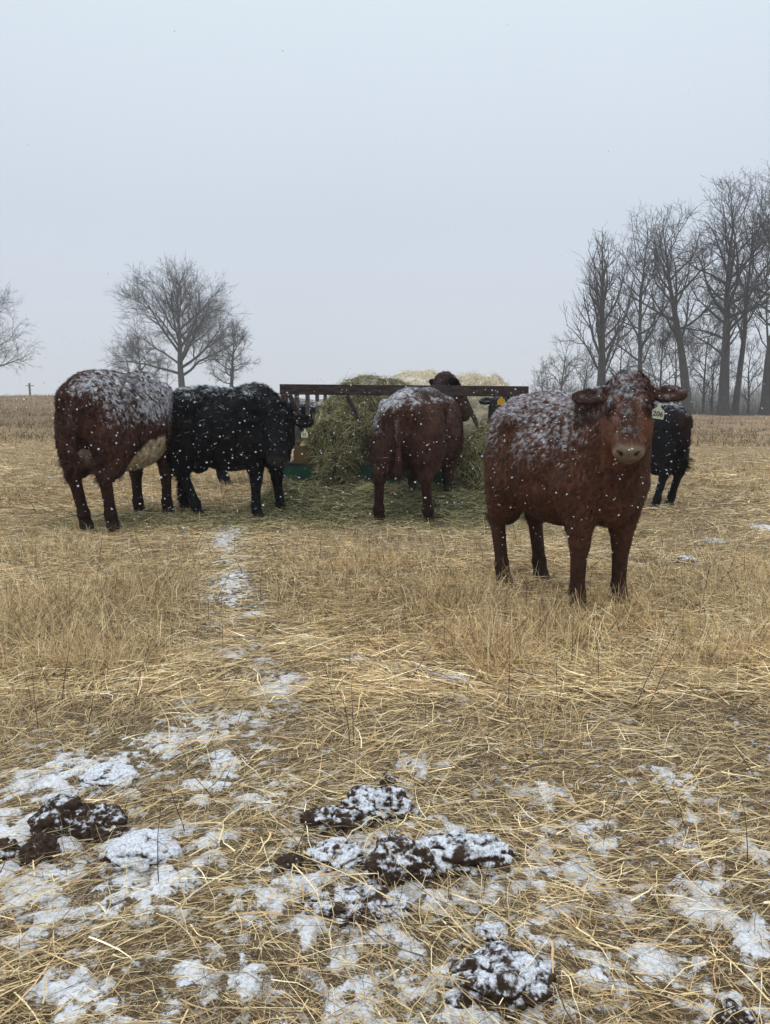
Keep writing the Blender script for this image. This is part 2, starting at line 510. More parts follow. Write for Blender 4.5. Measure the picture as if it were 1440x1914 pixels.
lying.append(lying_layer(50000, 0.7, 4.2, 1.0, 0.03, 0.24, 0.0011, 0.0040, 4, 0.04, 0.46, 0.98, 0.55))
lying.append(lying_layer(175000, 0.7, 4.2, 1.0, 0.008, 0.06, 0.0008, 0.0026, 2, 0.016, 0.66, 0.66, 0.0))
lying.append(lying_layer(1300, 0.9, 3.2, 1.0, 0.10, 0.40, 0.0025, 0.0065, 6, 0.05, 0.5, 1.05))
lying.append(lying_layer(130000, 3.0, 9.5, 1.4, 0.04, 0.26, 0.0022, 0.006, 3, 0.05, 0.46, 1.2))
lying.append(lying_layer(70000, 8.5, 26.0, 1.4, 0.08, 0.35, 0.006, 0.014, 2, 0.07, 0.5, 0.98))
V, Fq, C = join_parts(lying)
add('straw_litter', mesh_from('straw_litter', V, Fq, C), M_straw, kind='stuff')

standing = []
def standing_layer(n, y0, y1, power, lmin, lmax, wmin, wmax, segs, use_tuft, bright=1.0, ambient=0.12, um=0.62):
    x, y = scatter(rng, n, y0, y1, um, power)
    t = tuft_density(x, y) if use_tuft else np.full(n, 0.6, np.float32)
    p = np.stack([x, y], -1)
    cl = smooth(0.40, 0.62, fbm(p, 2.2, 81, 3))
    s = snow_density(x, y)
    dens = (np.clip(t, 0, 1) * (0.35 + 0.65 * cl) + ambient * cl) * (1 - 0.80 * smooth(0.3, 0.8, s)) * (1 - 0.96 * smooth(0.10, 0.45, trail_density(x, y)))
    dens = dens * (1 - 0.97 * smooth(0.01, 0.06, hay_mound(x, y))) * (1 - 0.75 * np.exp(-(((x - 4.0) / 3.2) ** 2 + ((y - 9.3) / 1.8) ** 2)))
    keep = rng.random(n) < dens
    x, y, t = x[keep], y[keep], t[keep]
    n = len(x)
    z = ground_z(x, y) - 0.01
    az = rng.random(n) * 2 * np.pi
    elev = np.clip(rng.normal(1.0, 0.36, n), 0.15, 1.5)
    ln = (lmin + (lmax - lmin) * rng.random(n)) * (0.55 + 0.45 * np.clip(t, 0, 1))
    w = wmin + (wmax - wmin) * rng.random(n) ** 2
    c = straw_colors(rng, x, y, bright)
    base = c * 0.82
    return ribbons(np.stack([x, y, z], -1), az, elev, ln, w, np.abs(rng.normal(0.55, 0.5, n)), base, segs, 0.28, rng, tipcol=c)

standing.append(standing_layer(26000, 1.6, 3.6, 1.0, 0.06, 0.22, 0.0015, 0.004, 4, True, 1.15, ambient=0.08))
standing.append(standing_layer(130000, 3.3, 9.0, 1.3, 0.09, 0.34, 0.002, 0.0056, 4, True, 1.18, 0.20))
standing.append(standing_layer(60000, 8.5, 24.0, 1.3, 0.10, 0.26, 0.005, 0.012, 3, False, 0.92, 0.3))
standing.append(standing_layer(70000, 22.0, 76.0, 1.3, 0.15, 0.38, 0.015, 0.040, 2, False, 0.50, 0.3))
V, Fq, C = join_parts(standing)
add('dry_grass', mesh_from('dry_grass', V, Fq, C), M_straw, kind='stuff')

# thin dark weed stems, upright
def weed_stems(n, y0, y1):
    x, y = scatter(rng, n, y0, y1, 0.6, 1.2)
    s = tuft_density(x, y)
    keep = rng.random(n) < 0.12 + 0.6 * s
    x, y = x[keep], y[keep]; n = len(x)
    z = ground_z(x, y) - 0.01
    c = np.tile(lin(72, 54, 46)[None], (n, 1)) * (0.6 + 0.8 * rng.random((n, 1)))
    return ribbons(np.stack([x, y, z], -1), rng.random(n) * 6.283, np.clip(rng.normal(1.15, 0.3, n), 0.3, 1.55), 0.12 + 0.26 * rng.random(n), np.full(n, 0.0028) + 0.0004 * y, np.abs(rng.normal(0.2, 0.3, n)), c.astype(np.float32), 4, 0.14, rng)
V, Fq, C = join_parts([weed_stems(600, 1.7, 4.0), weed_stems(1100, 3.5, 8.5)])
add('weed_stems', mesh_from('weed_stems', V, Fq, C), M_straw, kind='stuff')

# ------------------------------------------------------------------ signed-distance bodies (surface nets)
class Sdf:
    def __init__(self, lo, hi, h):
        self.h = h
        self.lo = np.array(lo, np.float32)
        self.n = np.ceil((np.array(hi) - self.lo) / h).astype(int) + 1
        self.f = np.full(self.n, 0.5, np.float32)
        self.ax = [self.lo[i] + h * np.arange(self.n[i], dtype=np.float32) for i in range(3)]

    def _apply(self, lo, hi, k, fn, op='u'):
        m = k + 3 * self.h
        a = np.clip(np.floor((np.array(lo) - m - self.lo) / self.h).astype(int), 0, self.n)
        b = np.clip(np.ceil((np.array(hi) + m - self.lo) / self.h).astype(int) + 1, 0, self.n)
        if (b <= a).any(): return
        sl_ = tuple(slice(a[i], b[i]) for i in range(3))
        X, Y, Z = np.meshgrid(*[self.ax[i][sl_[i]] for i in range(3)], indexing='ij')
        d = fn(X, Y, Z)
        f = self.f[sl_]
        if op == 'u':
            hh = np.clip(0.5 + 0.5 * (f - d) / k, 0, 1)
            self.f[sl_] = f * (1 - hh) + d * hh - k * hh * (1 - hh)
        else:   # subtract
            hh = np.clip(0.5 - 0.5 * (f + d) / k, 0, 1)
            self.f[sl_] = f * (1 - hh) - d * hh + k * hh * (1 - hh)

    def ell(self, c, r, k=0.05, rot=None, op='u'):
        c = np.array(c, np.float64); r = np.array(r, np.float64)
        rm = r.max() if rot is not None else r
        def fn(X, Y, Z):
            q = [X - c[0], Y - c[1], Z - c[2]]
            if rot is not None:
                q = [rot[i][0] * q[0] + rot[i][1] * q[1] + rot[i][2] * q[2] for i in range(3)]
            k0 = np.sqrt((q[0] / r[0]) ** 2 + (q[1] / r[1]) ** 2 + (q[2] / r[2]) ** 2)
            k1 = np.sqrt((q[0] / r[0] ** 2) ** 2 + (q[1] / r[1] ** 2) ** 2 + (q[2] / r[2] ** 2) ** 2) + 1e-9
            return k0 * (k0 - 1) / k1
        self._apply(c - rm, c + rm, k, fn, op)

    def cone(self, a, ra, b, rb, k=0.05, sq=None):
        a = np.array(a, np.float64); b = np.array(b, np.float64)
        ab = b - a
        L2 = float(ab @ ab) + 1e-12
        def fn(X, Y, Z):
            t = np.clip(((X - a[0]) * ab[0] + (Y - a[1]) * ab[1] + (Z - a[2]) * ab[2]) / L2, 0, 1)
            dx, dy, dz = X - a[0] - t * ab[0], Y - a[1] - t * ab[1], Z - a[2] - t * ab[2]
            if sq is not None:
                dy = dy / sq
            return np.sqrt(dx * dx + dy * dy + dz * dz) - (ra + (rb - ra) * t)
        m = max(ra, rb)
        self._apply(np.minimum(a, b) - m, np.maximum(a, b) + m, k, fn)

    def mesh(self):
        f = self.f
        ins = f < 0
        nx, ny, nz = self.n
        cx = np.zeros((nx - 1, ny - 1, nz - 1), np.int16)
        for dx in (0, 1):
            for dy in (0, 1):
                for dz in (0, 1):
                    cx += ins[dx:nx - 1 + dx, dy:ny - 1 + dy, dz:nz - 1 + dz]
        act = (cx > 0) & (cx < 8)
        I = np.argwhere(act)
        vid = np.full(act.shape, -1, np.int64)
        vid[act] = np.arange(len(I))
        acc = np.zeros((len(I), 3)); cnt = np.zeros(len(I))
        cor = [(a, b, c) for a in (0, 1) for b in (0, 1) for c in (0, 1)]
        for p in cor:
            for axx in range(3):
                if p[axx] == 1: continue
                qv = list(p); qv[axx] = 1
                va = f[I[:, 0] + p[0], I[:, 1] + p[1], I[:, 2] + p[2]]
                vb = f[I[:, 0] + qv[0], I[:, 1] + qv[1], I[:, 2] + qv[2]]
                m = (va < 0) != (vb < 0)
                t = np.where(m, va / np.where(m, va - vb, 1), 0)
                pt = np.array(p, float)[None].repeat(len(I), 0)
                pt[:, axx] += t
                acc[m] += pt[m]; cnt[m] += 1
        V = self.lo + (I + acc / cnt[:, None]) * self.h
        Q = []
        for axx in range(3):
            sa = [slice(None)] * 3; sb = [slice(None)] * 3
            sa[axx] = slice(0, -1); sb[axx] = slice(1, None)
            A, B = ins[tuple(sa)], ins[tuple(sb)]
            E = np.argwhere(A != B)
            o1, o2 = [(1, 2), (2, 0), (0, 1)][axx]
            ok = (E[:, o1] > 0) & (E[:, o2] > 0) & (E[:, o1] < self.n[o1] - 1) & (E[:, o2] < self.n[o2] - 1)
            E = E[ok]
            def g(d1, d2):
                J = E.copy(); J[:, o1] += d1; J[:, o2] += d2
                return vid[J[:, 0], J[:, 1], J[:, 2]]
            qd = np.stack([g(-1, -1), g(0, -1), g(0, 0), g(-1, 0)], -1)
            flip = ~A[E[:, 0], E[:, 1], E[:, 2]]
            qd[flip] = qd[flip][:, ::-1]
            Q.append(qd)
        return V.astype(np.float32), np.concatenate(Q)

def vert_normals(V, Q):
    n = np.cross(V[Q[:, 2]] - V[Q[:, 0]], V[Q[:, 3]] - V[Q[:, 1]])
    N = np.zeros_like(V)
    for i in range(4):
        np.add.at(N, Q[:, i], n)
    return N / (np.linalg.norm(N, axis=1, keepdims=True) + 1e-9)

def relax(V, Q, it=2, lam=0.5):
    for _ in range(it):
        S = np.zeros_like(V); W = np.zeros(len(V), np.float32)
        cen = V[Q].mean(1)
        for i in range(4):
            np.add.at(S, Q[:, i], cen); np.add.at(W, Q[:, i], 1)
        V = V * (1 - lam) + lam * S / W[:, None]
    return V

RED, BLACK = lin(124, 58, 38), np.array([0.0065, 0.0065, 0.0075], np.float32)

def tag_mesh(w, h, th=0.003):
    # neck, shoulders, body of an ear tag; local x right, z up, facing -y
    o = [(-0.12, 0.5), (0.12, 0.5), (0.13, 0.24), (0.42, 0.05), (0.5, -0.08), (0.47, -0.5), (-0.47, -0.5), (-0.5, -0.08), (-0.42, 0.05), (-0.13, 0.24)]
    n = len(o)
    V = [(x * w, -th / 2, z * h) for x, z in o] + [(x * w, th / 2, z * h) for x, z in o]
    me = bpy.data.meshes.new('ear_tag')
    Fs = [tuple(range(n)), tuple(range(2 * n - 1, n - 1, -1))] + [(i, i + n, (i + 1) % n + n, (i + 1) % n) for i in range(n)]
    me.from_pydata(V, [], Fs)
    me.update()
    return me

def text_mesh(s, size):
    cu = bpy.data.curves.new('txt', 'FONT')
    cu.body = s; cu.size = size; cu.align_x = 'CENTER'; cu.align_y = 'CENTER'; cu.extrude = 0.0006; cu.offset = size * 0.018
    o = bpy.data.objects.new('txt', cu)
    COL.objects.link(o)
    dg = bpy.context.evaluated_depsgraph_get()
    me = bpy.data.meshes.new_from_object(o.evaluated_get(dg))
    me.materials.clear()
    bpy.data.objects.remove(o)
    bpy.data.curves.remove(cu)
    return me

def cow(label, pos, yaw, s=1.0, sx=1.0, sy=1.0, poll=None, face=None, fnorm=None, hs=1.0, feet=None, color=RED, group='cattle round the hay feeder',
        snow_dir=(0, 0, 1), snow_lo=0.45, snow_hi=0.95, snow_amt=1.0, h=0.018, hairs=60000, hair_len=0.028, hair_w=0.0028, lock_size=0.028, head_snow=1.0, neck_low=0.0, neck_via=None,
        cream=False, udder=False, muzzle=None, tag=None, tail_side=0.0, seed=1, patch=None, ears=True, belly=0.0, ear_droop=0.02, head_dark=1.0):
    """poll / face / fnorm are given in WORLD coordinates"""
    ca, sa = math.cos(yaw), math.sin(yaw)
    Rz = np.array([[ca, -sa, 0], [sa, ca, 0], [0, 0, 1]])
    pos = np.array(pos, float)
    loc = lambda w: Rz.T @ (np.array(w, float) - pos)
    ldir = lambda w: Rz.T @ np.array(w, float)
    root = add('cow', None, loc=tuple(pos), label=label, cat='cow', group=group)
    root.rotation_euler = (0, 0, yaw)
    P = lambda x, y, z: (x * sx * s, y * sy * s, z * s)
    pl = loc(poll)
    fd = ldir(face); fd = fd / np.linalg.norm(fd)
    un = ldir(fnorm); un = un - fd * (un @ fd); un = un / np.linalg.norm(un)
    sd_ = np.cross(un, fd)        # animal's left when face looks forward
    if sd_ @ ldir(np.cross([0, 0, 1], fnorm)) < 0: sd_ = -sd_
    H = lambda f, t, u: pl + (fd * f + sd_ * t + un * u) * hs
    far = np.stack([pl, pl + fd * 0.6 * hs])
    lo = np.minimum(np.array([-1.15 * sx * s, -0.52 * s, -0.03]), far.min(0) - 0.36 * hs)
    hi = np.maximum(np.array([0.85 * sx * s, 0.52 * s, 1.50 * s]), far.max(0) + 0.36 * hs)
    B = Sdf(lo, hi, h)
    E = lambda c, r, k=0.08: B.ell(P(*c), (r[0] * sx * s, r[1] * sy * s, r[2] * s), k * s)
    K = lambda a, ra, b, rb, k=0.06: B.cone(P(*a), ra * s, P(*b), rb * s, k * s)
    # trunk
    E((0.34, 0, 0.90), (0.36, 0.27, 0.37))
    E((-0.02, 0, 0.85), (0.55, 0.345 + belly, 0.37 + belly * 0.5))
    E((-0.48, 0, 0.93), (0.36, 0.275, 0.31))
    K((-0.62, 0, 1.135), 0.135, (0.30, 0, 1.15), 0.13, 0.14)
    K((-0.30, 0, 1.14), 0.14, (-0.74, 0, 1.10), 0.11, 0.12)
    E((0.36, 0, 1.155), (0.2, 0.09, 0.13), 0.12)
    E((0.02, 0, 0.68), (0.46, 0.25, 0.17 + belly))
    for sg in (1, -1):
        E((-0.37, 0.205 * sg, 1.12), (0.11, 0.085, 0.085), 0.08)
        E((-0.76, 0.11 * sg, 1.06), (0.09, 0.07, 0.09), 0.10)
        E((-0.56, 0.155 * sg, 0.78), (0.235, 0.140, 0.36), 0.08)
        E((0.40, 0.19 * sg, 0.92), (0.19, 0.10, 0.30), 0.08)
    E((0.55, 0, 0.73), (0.16, 0.13, 0.21))
    for sg in (1, -1):   # hollow flank, groove in front of the thigh and behind the shoulder
        for c_, r_ in (((-0.19, 0.385 + belly, 0.99), (0.13, 0.07, 0.13)), ((-0.31, 0.36, 0.70), (0.06, 0.07, 0.20)), ((0.13, 0.385, 0.80), (0.05, 0.07, 0.22))):
            B.ell(P(c_[0], c_[1] * sg, c_[2]), (r_[0] * sx * s, r_[1] * sy * s, r_[2] * s), 0.05 * s, None, 's')
    # legs
    feet = feet or {}
    for nm, x0, sg in (('hl', 0, 1), ('hr', 0, -1)):
        dx, dy = feet.get(nm, (0, 0))
        y = 0.165 * sg
        K((-0.47, y * 1.0, 0.72), 0.155, (-0.685 + dx * 0.6, y + dy * .6, 0.47), 0.064, 0.05)
        E((-0.705 + dx * 0.6, y + dy * .6, 0.475), (0.066, 0.056, 0.085), 0.025)
        K((-0.69 + dx * 0.6, y + dy * .6, 0.46), 0.052, (-0.60 + dx, y + dy, 0.15), 0.043, 0.025)
        E((-0.60 + dx, y + dy, 0.14), (0.056, 0.053, 0.055), 0.025)
        K((-0.60 + dx, y + dy, 0.13), 0.045, (-0.565 + dx, y + dy, 0.05), 0.052, 0.02)
        K((-0.565 + dx, y + dy, 0.035), 0.054, (-0.53 + dx, y + dy, 0.02), 0.050, 0.02)
    for nm, sg in (('fl', 1), ('fr', -1)):
        dx, dy = feet.get(nm, (0, 0))
        y = 0.165 * sg
        K((0.42, y * 1.08, 0.76), 0.150, (0.44 + dx * 0.6, y + dy * .6, 0.44), 0.063, 0.05)
        E((0.445 + dx * 0.6, y + dy * .6, 0.41), (0.062, 0.062, 0.075), 0.025)
        K((0.435 + dx * 0.6, y + dy * .6, 0.40), 0.051, (0.43 + dx, y + dy, 0.14), 0.042, 0.025)
        E((0.43 + dx, y + dy, 0.13), (0.055, 0.053, 0.055), 0.025)
        K((0.43 + dx, y + dy, 0.12), 0.044, (0.46 + dx, y + dy, 0.05), 0.052, 0.02)
        K((0.46 + dx, y + dy, 0.035), 0.054, (0.49 + dx, y + dy, 0.02), 0.050, 0.02)
    if udder:
        E((-0.34, 0, 0.54), (0.20, 0.15, 0.13), 0.06)
        for tx in (-0.40, -0.28):
            for ty in (-0.07, 0.07):
                K((tx, ty, 0.46), 0.025, (tx, ty, 0.39), 0.016, 0.02)
    # tail
    ts = tail_side
    K((-0.72, 0, 1.15), 0.06, (-0.86, 0.01 * ts, 1.10), 0.045, 0.05)
    K((-0.86, 0.01 * ts, 1.10), 0.045, (-0.875, 0.05 * ts, 0.85), 0.034, 0.03)
    K((-0.875, 0.05 * ts, 0.85), 0.034, (-0.845, 0.09 * ts, 0.64), 0.026, 0.02)
    K((-0.845, 0.09 * ts, 0.64), 0.027, (-0.82, 0.10 * ts, 0.56), 0.040, 0.03)
    K((-0.82, 0.10 * ts, 0.56), 0.040, (-0.80, 0.11 * ts, 0.44), 0.018, 0.03)
    # neck: heavy wedge from withers and chest to the poll
    hp, thr = H(0.03, 0, -0.05), H(0.20, 0, -0.12)
    if neck_via is not None:
        nv = loc(neck_via)
        B.cone(P(0.40, 0, 0.98), 0.22 * s, nv, 0.17 * s, 0.12 * s)
        B.cone(nv, 0.17 * s, hp, 0.12 * hs, 0.08 * s)
        B.cone(nv, 0.15 * s, thr, 0.09 * hs, 0.08 * s)
    else:
        B.cone(P(0.40, 0, 1.04 - neck_low), 0.22 * s, hp, 0.125 * hs, 0.12 * s)
        B.cone(P(0.46, 0, 0.88), 0.20 * s, thr, 0.10 * hs, 0.12 * s)
        mid = (np.array(P(0.44, 0, 0.97)) + (hp + thr) / 2) / 2
        B.ell(mid, (0.19 * s, 0.15 * s, 0.20 * s), 0.1)
    # head
    rot = np.stack([fd, sd_, un])
    he = lambda c, r, k=0.04, op='u': B.ell(H(*c), np.array(r) * hs, k * hs, rot, op)
    hk = lambda a, ra, b, rb, k=0.04: B.cone(H(*a), ra * hs, H(*b), rb * hs, k * hs)
    he((0.07, 0, -0.03), (0.13, 0.118, 0.115))
    he((-0.01, 0, -0.02), (0.08, 0.095, 0.085), 0.06)
    he((0.17, 0, -0.03), (0.14, 0.122, 0.105), 0.05)
    for sg in (1, -1):
        he((0.25, 0.066 * sg, -0.09), (0.15, 0.072, 0.10), 0.06)
        he((0.165, 0.088 * sg, 0.030), (0.055, 0.035, 0.035), 0.04)
        he((0.42, 0.038 * sg, -0.012), (0.062, 0.044, 0.064), 0.04)
    hk((0.12, 0, 0.02), 0.086, (0.38, 0, 0.012), 0.068, 0.06)
    he((0.42, 0, -0.012), (0.068, 0.080, 0.068), 0.05)
    hk((0.22, 0, -0.12), 0.065, (0.43, 0, -0.075), 0.050, 0.05)
    for sg in (1, -1):
        he((0.478, 0.047 * sg, 0.028), (0.022, 0.012, 0.016), 0.010, 's')
    he((0.50, 0, -0.060), (0.03, 0.09, 0.008), 0.01, 's')
    if ears:
        for sg in (1, -1):
            e1 = sd_ * sg * 0.985 + fd * ear_droop - un * 0.04
            e1 /= np.linalg.norm(e1)
            e2 = fd - e1 * (fd @ e1) + un * 0.25; e2 -= e1 * (e2 @ e1); e2 /= np.linalg.norm(e2)
            e3 = np.cross(e1, e2)
            if e3 @ un < 0: e3 = -e3
            er = np.stack([e1, e2, e3])
            c0 = H(0.035, 0.10 * sg, -0.035)
            B.cone(c0, 0.04 * hs, c0 + e1 * 0.05 * hs, 0.035 * hs, 0.03)
            B.ell(c0 + e1 * 0.135 * hs, np.array([0.108, 0.070, 0.030]) * hs, 0.02, er)
            B.ell(c0 + e1 * 0.125 * hs + e3 * 0.034 * hs + e2 * 0.008, np.array([0.088, 0.050, 0.028]) * hs, 0.01, er, 's')
    # level ground
    B.f = np.maximum(B.f, -(B.ax[2][None, None, :] - 0.002))
    V, Q = B.mesh()
    V = relax(V, Q, 2, 0.4)
    N = vert_normals(V, Q)
    wn = fbm(V * np.array([1, 1, 0.6]), 32, seed * 3 + 1, 2) - 0.5
    V = V + N * (wn * 0.016 * smooth(0.3, 0.7, V[:, 2]) * np.where(np.abs((V - pl) @ fd / hs - 0.32) < 0.2, 0.4, 1.0))[:, None]
    N = vert_normals(V, Q)
    hl = (V - pl) / hs
    hf, ht, hu = hl @ fd, hl @ sd_, hl @ un
    inhead = (hf > -0.12) & (hf < 0.56) & (np.abs(ht) < 0.16) & (np.abs(hu) < 0.24)
    ln_ = V / np.array([sx * s, sy * s, s])

    def coat_color(p, n_, hf, ht, hu, inh):
        L_ = p / np.array([sx * s, sy * s, s])
        v = (0.72 + 0.56 * fbm(p, 7, seed, 3))[:, None]
        c = np.tile(color[None], (len(p), 1)) * v
        if color[0] > 0.03:
            c = c * np.where(L_[:, 2] < 0.70, 0.34 + 0.66 * smooth(0.15, 0.66, L_[:, 2]), 1.0)[:, None]  # darker legs, with the shade low on the body painted into the coat
            w = (inh & (hf > 0.12) & (hf < 0.42))[:, None] * smooth(0.02, 0.10, np.abs(ht))[:, None]
            c = c * (1 - 0.35 * w) + lin(120, 74, 46) * 0.35 * w
            mid_ = (inh & (hf > 0.06) & (hf < 0.40) & (hu > 0))[:, None] * smooth(0.07, 0.03, np.abs(ht))[:, None]
            c = c * (1 - 0.45 * mid_)
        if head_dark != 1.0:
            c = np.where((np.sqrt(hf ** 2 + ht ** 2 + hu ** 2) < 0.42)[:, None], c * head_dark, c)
        if patch is not None:
            w = patch(L_)[:, None]
            c = c * (1 - w) + lin(92, 52, 40) * w
        if cream:
            e_ = ((L_[:, 0] + 0.06) / 0.30) ** 2 + ((L_[:, 2] - 0.46) / 0.30) ** 2 + 0.5 * (fbm(p, 6, 5, 3) - 0.5)
            leg = (L_[:, 0] < -0.34) & (np.abs(L_[:, 1]) > 0.13)
            fleg = (L_[:, 0] > 0.22)
            w = ((1 - smooth(0.85, 1.05, e_)) * (~leg) * (~fleg))[:, None]
            inner = ((L_[:, 0] < -0.30) & (np.abs(L_[:, 1]) < 0.14) & (L_[:, 0] > -0.72)) * 0.9 * smooth(0.82, 0.70, L_[:, 2]) * smooth(0.50, 0.60, L_[:, 2])
            w = np.maximum(w, inner[:, None])
            c = c * (1 - w) + lin(224, 206, 176) * w * v
        hoof = smooth(0.085, 0.06, L_[:, 2])[:, None] if False else (L_[:, 2] < 0.07)[:, None] * 1.0
        c = c * (1 - hoof) + lin(48, 40, 36) * hoof
        if muzzle is not None:
            w = (smooth(0.415 + 0.03 * (fbm(p, 40, 3, 2) - 0.5), 0.462, hf) * inh * (hu > -0.135))[:, None]
            c = c * (1 - w) + muzzle * w
            inh = inh & (hu > -0.135)
            lip = (smooth(0.014, 0.006, np.abs(hu + 0.052 + 0.8 * ht ** 2)) * (hf > 0.42) * inh * 0.85)[:, None]
            c = c * (1 - lip) + lin(30, 20, 17) * lip
            rim = (muzzle[0] > 0.08) * (smooth(0.43, 0.45, hf) * (1 - smooth(0.455, 0.47, hf)) * inh * (hu > -0.04) * 0.5)[:, None]
            c = c * (1 - rim) + lin(158, 140, 116) * rim
        ns = (((hf - 0.470) / 1.2) ** 2 + (np.abs(ht) - 0.047 - 0.5 * (hu - 0.028)) ** 2 * 1.6 + (hu - 0.028) ** 2 < 0.0165 ** 2)[:, None]
        eyed = (smooth(0.072, 0.042, np.sqrt((hf - 0.178) ** 2 + (np.abs(ht) - 0.105) ** 2 + (hu - 0.04) ** 2)) * 0.9)[:, None]
        c = c * (1 - eyed) + c * 0.12 * eyed  # shade of the eye sockets painted into the coat colour
        earm = ((np.abs(ht) > 0.135) & (np.abs(ht) < 0.37) & (hf > -0.1) & (hf < 0.2) & (np.abs(hu) < 0.17))[:, None]
        c = np.where(earm, c * 0.42, c)
        c = np.where(ns, lin(30, 20, 18), c)
        return c.astype(np.float32)

    sdv = np.array(snow_dir, float); sdv /= np.linalg.norm(sdv)
    def snow_amount(p, n_):
        g = n_ @ sdv + 0.28 * (fbm(p, 4, seed + 9, 3) - 0.5) * 2
        hgt = smooth(0.78 * s, 1.0 * s, p[:, 2])
        q_ = (p - pl) / hs
        hgt = hgt * (1 - 0.6 * smooth(0.12, 0.2, q_ @ fd) * (np.abs(q_ @ sd_) < 0.2))
        qt, qf, qu = np.abs(q_ @ sd_), q_ @ fd, np.abs(q_ @ un)
        hgt = np.where((qt > 0.13) & (qt < 0.36) & (qf > -0.12) & (qf < 0.2) & (qu < 0.16), hgt * 0.3, hgt)
        hgt = np.where(np.linalg.norm(q_, axis=1) < 0.3, hgt * head_snow, hgt)
        return smooth(snow_lo, snow_hi, g) * hgt * snow_amt

    cc = coat_color(V, N, hf, ht, hu, inhead)
    sn = snow_amount(V, N)
    fine = fbm(V, 55, seed + 2, 2)
    w = (sn * smooth(0.46, 0.62, fine + 0.15 * (sn - 0.5)))[:, None] * 0.6
    body = add('body', mesh_from('cow_body', V, Q, cc * (1 - w) + SNOW * w, True), M_coat, root)
    # coat of hair in small wet locks
    if hairs:
        rg = np.random.default_rng(seed + 100)
        tri = np.concatenate([Q[:, [0, 1, 2]], Q[:, [0, 2, 3]]])
        ar = np.linalg.norm(np.cross(V[tri[:, 1]] - V[tri[:, 0]], V[tri[:, 2]] - V[tri[:, 0]]), axis=1)
        ti = rg.choice(len(tri), hairs, p=ar / ar.sum())
        u, v = rg.random(hairs), rg.random(hairs)
        sw = u + v > 1
        u[sw], v[sw] = 1 - u[sw], 1 - v[sw]
        T = tri[ti]
        p = V[T[:, 0]] * (1 - u - v)[:, None] + V[T[:, 1]] * u[:, None] + V[T[:, 2]] * v[:, None]
        n_ = N[T[:, 0]] * (1 - u - v)[:, None] + N[T[:, 1]] * u[:, None] + N[T[:, 2]] * v[:, None]
        n_ /= np.linalg.norm(n_, axis=1, keepdims=True) + 1e-9
        hl = (p - pl) / hs
        a, b, c_ = hl @ fd, hl @ sd_, hl @ un
        ih = (a > -0.12) & (a < 0.56) & (np.abs(b) < 0.16) & (np.abs(c_) < 0.24)
        L_ = p / np.array([sx * s, sy * s, s])
        ok = ~(ih & (a > 0.41)) & (L_[:, 2] > 0.075) & (np.sqrt((a - 0.178) ** 2 + (np.abs(b) - 0.11) ** 2 + (c_ - 0.046) ** 2) > 0.034)
        p, n_, a, b, c_, ih, L_ = p[ok], n_[ok], a[ok], b[ok], c_[ok], ih[ok], L_[ok]
        m = len(p)
        flow = np.tile(np.array([-0.55, 0, -0.75]), (m, 1))
        flow[ih] = fd * 0.9 + un * 0.1
        poll_ = ih & (a < 0.10)
        cs = lock_size
        cell = np.floor(p / cs).astype(np.int64)
        jit = np.stack([_hash(cell[:, 0], cell[:, 1], cell[:, 2], seed + k_) for k_ in range(3)], -1) - 0.5
        cen = (cell + 0.5 + jit * 0.8) * cs
        d = flow + jit * 1.5 + rg.normal(0, 0.18, (m, 3))
        d -= n_ * (d * n_).sum(1, keepdims=True)
        d /= np.linalg.norm(d, axis=1, keepdims=True) + 1e-9
        lift = 0.30 + 0.30 * rg.random(m) + 0.25 * poll_
        d = d + n_ * lift[:, None]
        d /= np.linalg.norm(d, axis=1, keepdims=True)
        ll = hair_len * (0.5 + 0.8 * rg.random(m)) * np.where((L_[:, 0] < -0.74) & (L_[:, 2] < 0.66), 3.5, 1.0) * np.where(ih, 0.75, 1.0) * np.where(poll_, 1.5, 1.0) * (0.35 + 0.65 * smooth(0.3, 0.7, L_[:, 2])) * np.where(ih & (a > 0.10), 0.6, 1.0) * np.where((np.abs(b) > 0.135) & (np.abs(b) < 0.37) & (a > -0.1) & (a < 0.2) & (np.abs(c_) < 0.17), 0.5, 1.0)
        sv = np.cross(d, n_); sv /= np.linalg.norm(sv, axis=1, keepdims=True) + 1e-9
        hw = hair_w * (0.6 + 0.8 * rg.random(m))
        root_p = p - n_ * 0.002
        tip = root_p + d * ll[:, None]
        pull = cen - p
        pull -= n_ * (pull * n_).sum(1, keepdims=True)
        tip = tip + pull * 0.55
        VV = np.stack([root_p - sv * hw[:, None] / 2, root_p + sv * hw[:, None] / 2, tip], 1).reshape(-1, 3)
        hc = coat_color(p, n_, a, b, c_, ih) * (0.7 + 0.6 * rg.random((m, 1)))
        sn = snow_amount(p, n_) * np.where(np.abs(b) > 0.13, np.where(np.abs(b) < 0.34, np.where((a > -0.1) & (a < 0.2) & (np.abs(c_) < 0.17), 0.25, 1.0), 1.0), 1.0)
        clv = _hash(cell[:, 0], cell[:, 1], cell[:, 2], seed + 7)
        clb = _hash(cell[:, 0], cell[:, 1], cell[:, 2], seed + 8)
        hc = hc * (0.55 + 0.9 * clb)[:, None]
        lock = clv * 0.72 + 0.28 * rg.random(m)
        w = np.where(lock < sn * 0.62, 0.5 + 0.35 * rg.random(m), 0.0)
        w = np.maximum(w, np.where((rg.random(m) < 0.16 * head_snow) & ih & (a < 0.36) & (np.abs(b) < 0.085) & (c_ > 0), 0.5, 0))
        w = np.maximum(w, np.where(rg.random(m) < 0.002 + 0.009 * smooth(0.7, 1.1, L_[:, 2]) * (n_ @ sdv > -0.1), 0.7, 0))[:, None]
        hc = hc * (1 - w) + SNOW * w
        nn = n_ * 0.75 + rg.normal(0, 0.22, (m, 3)) + jit * 0.7
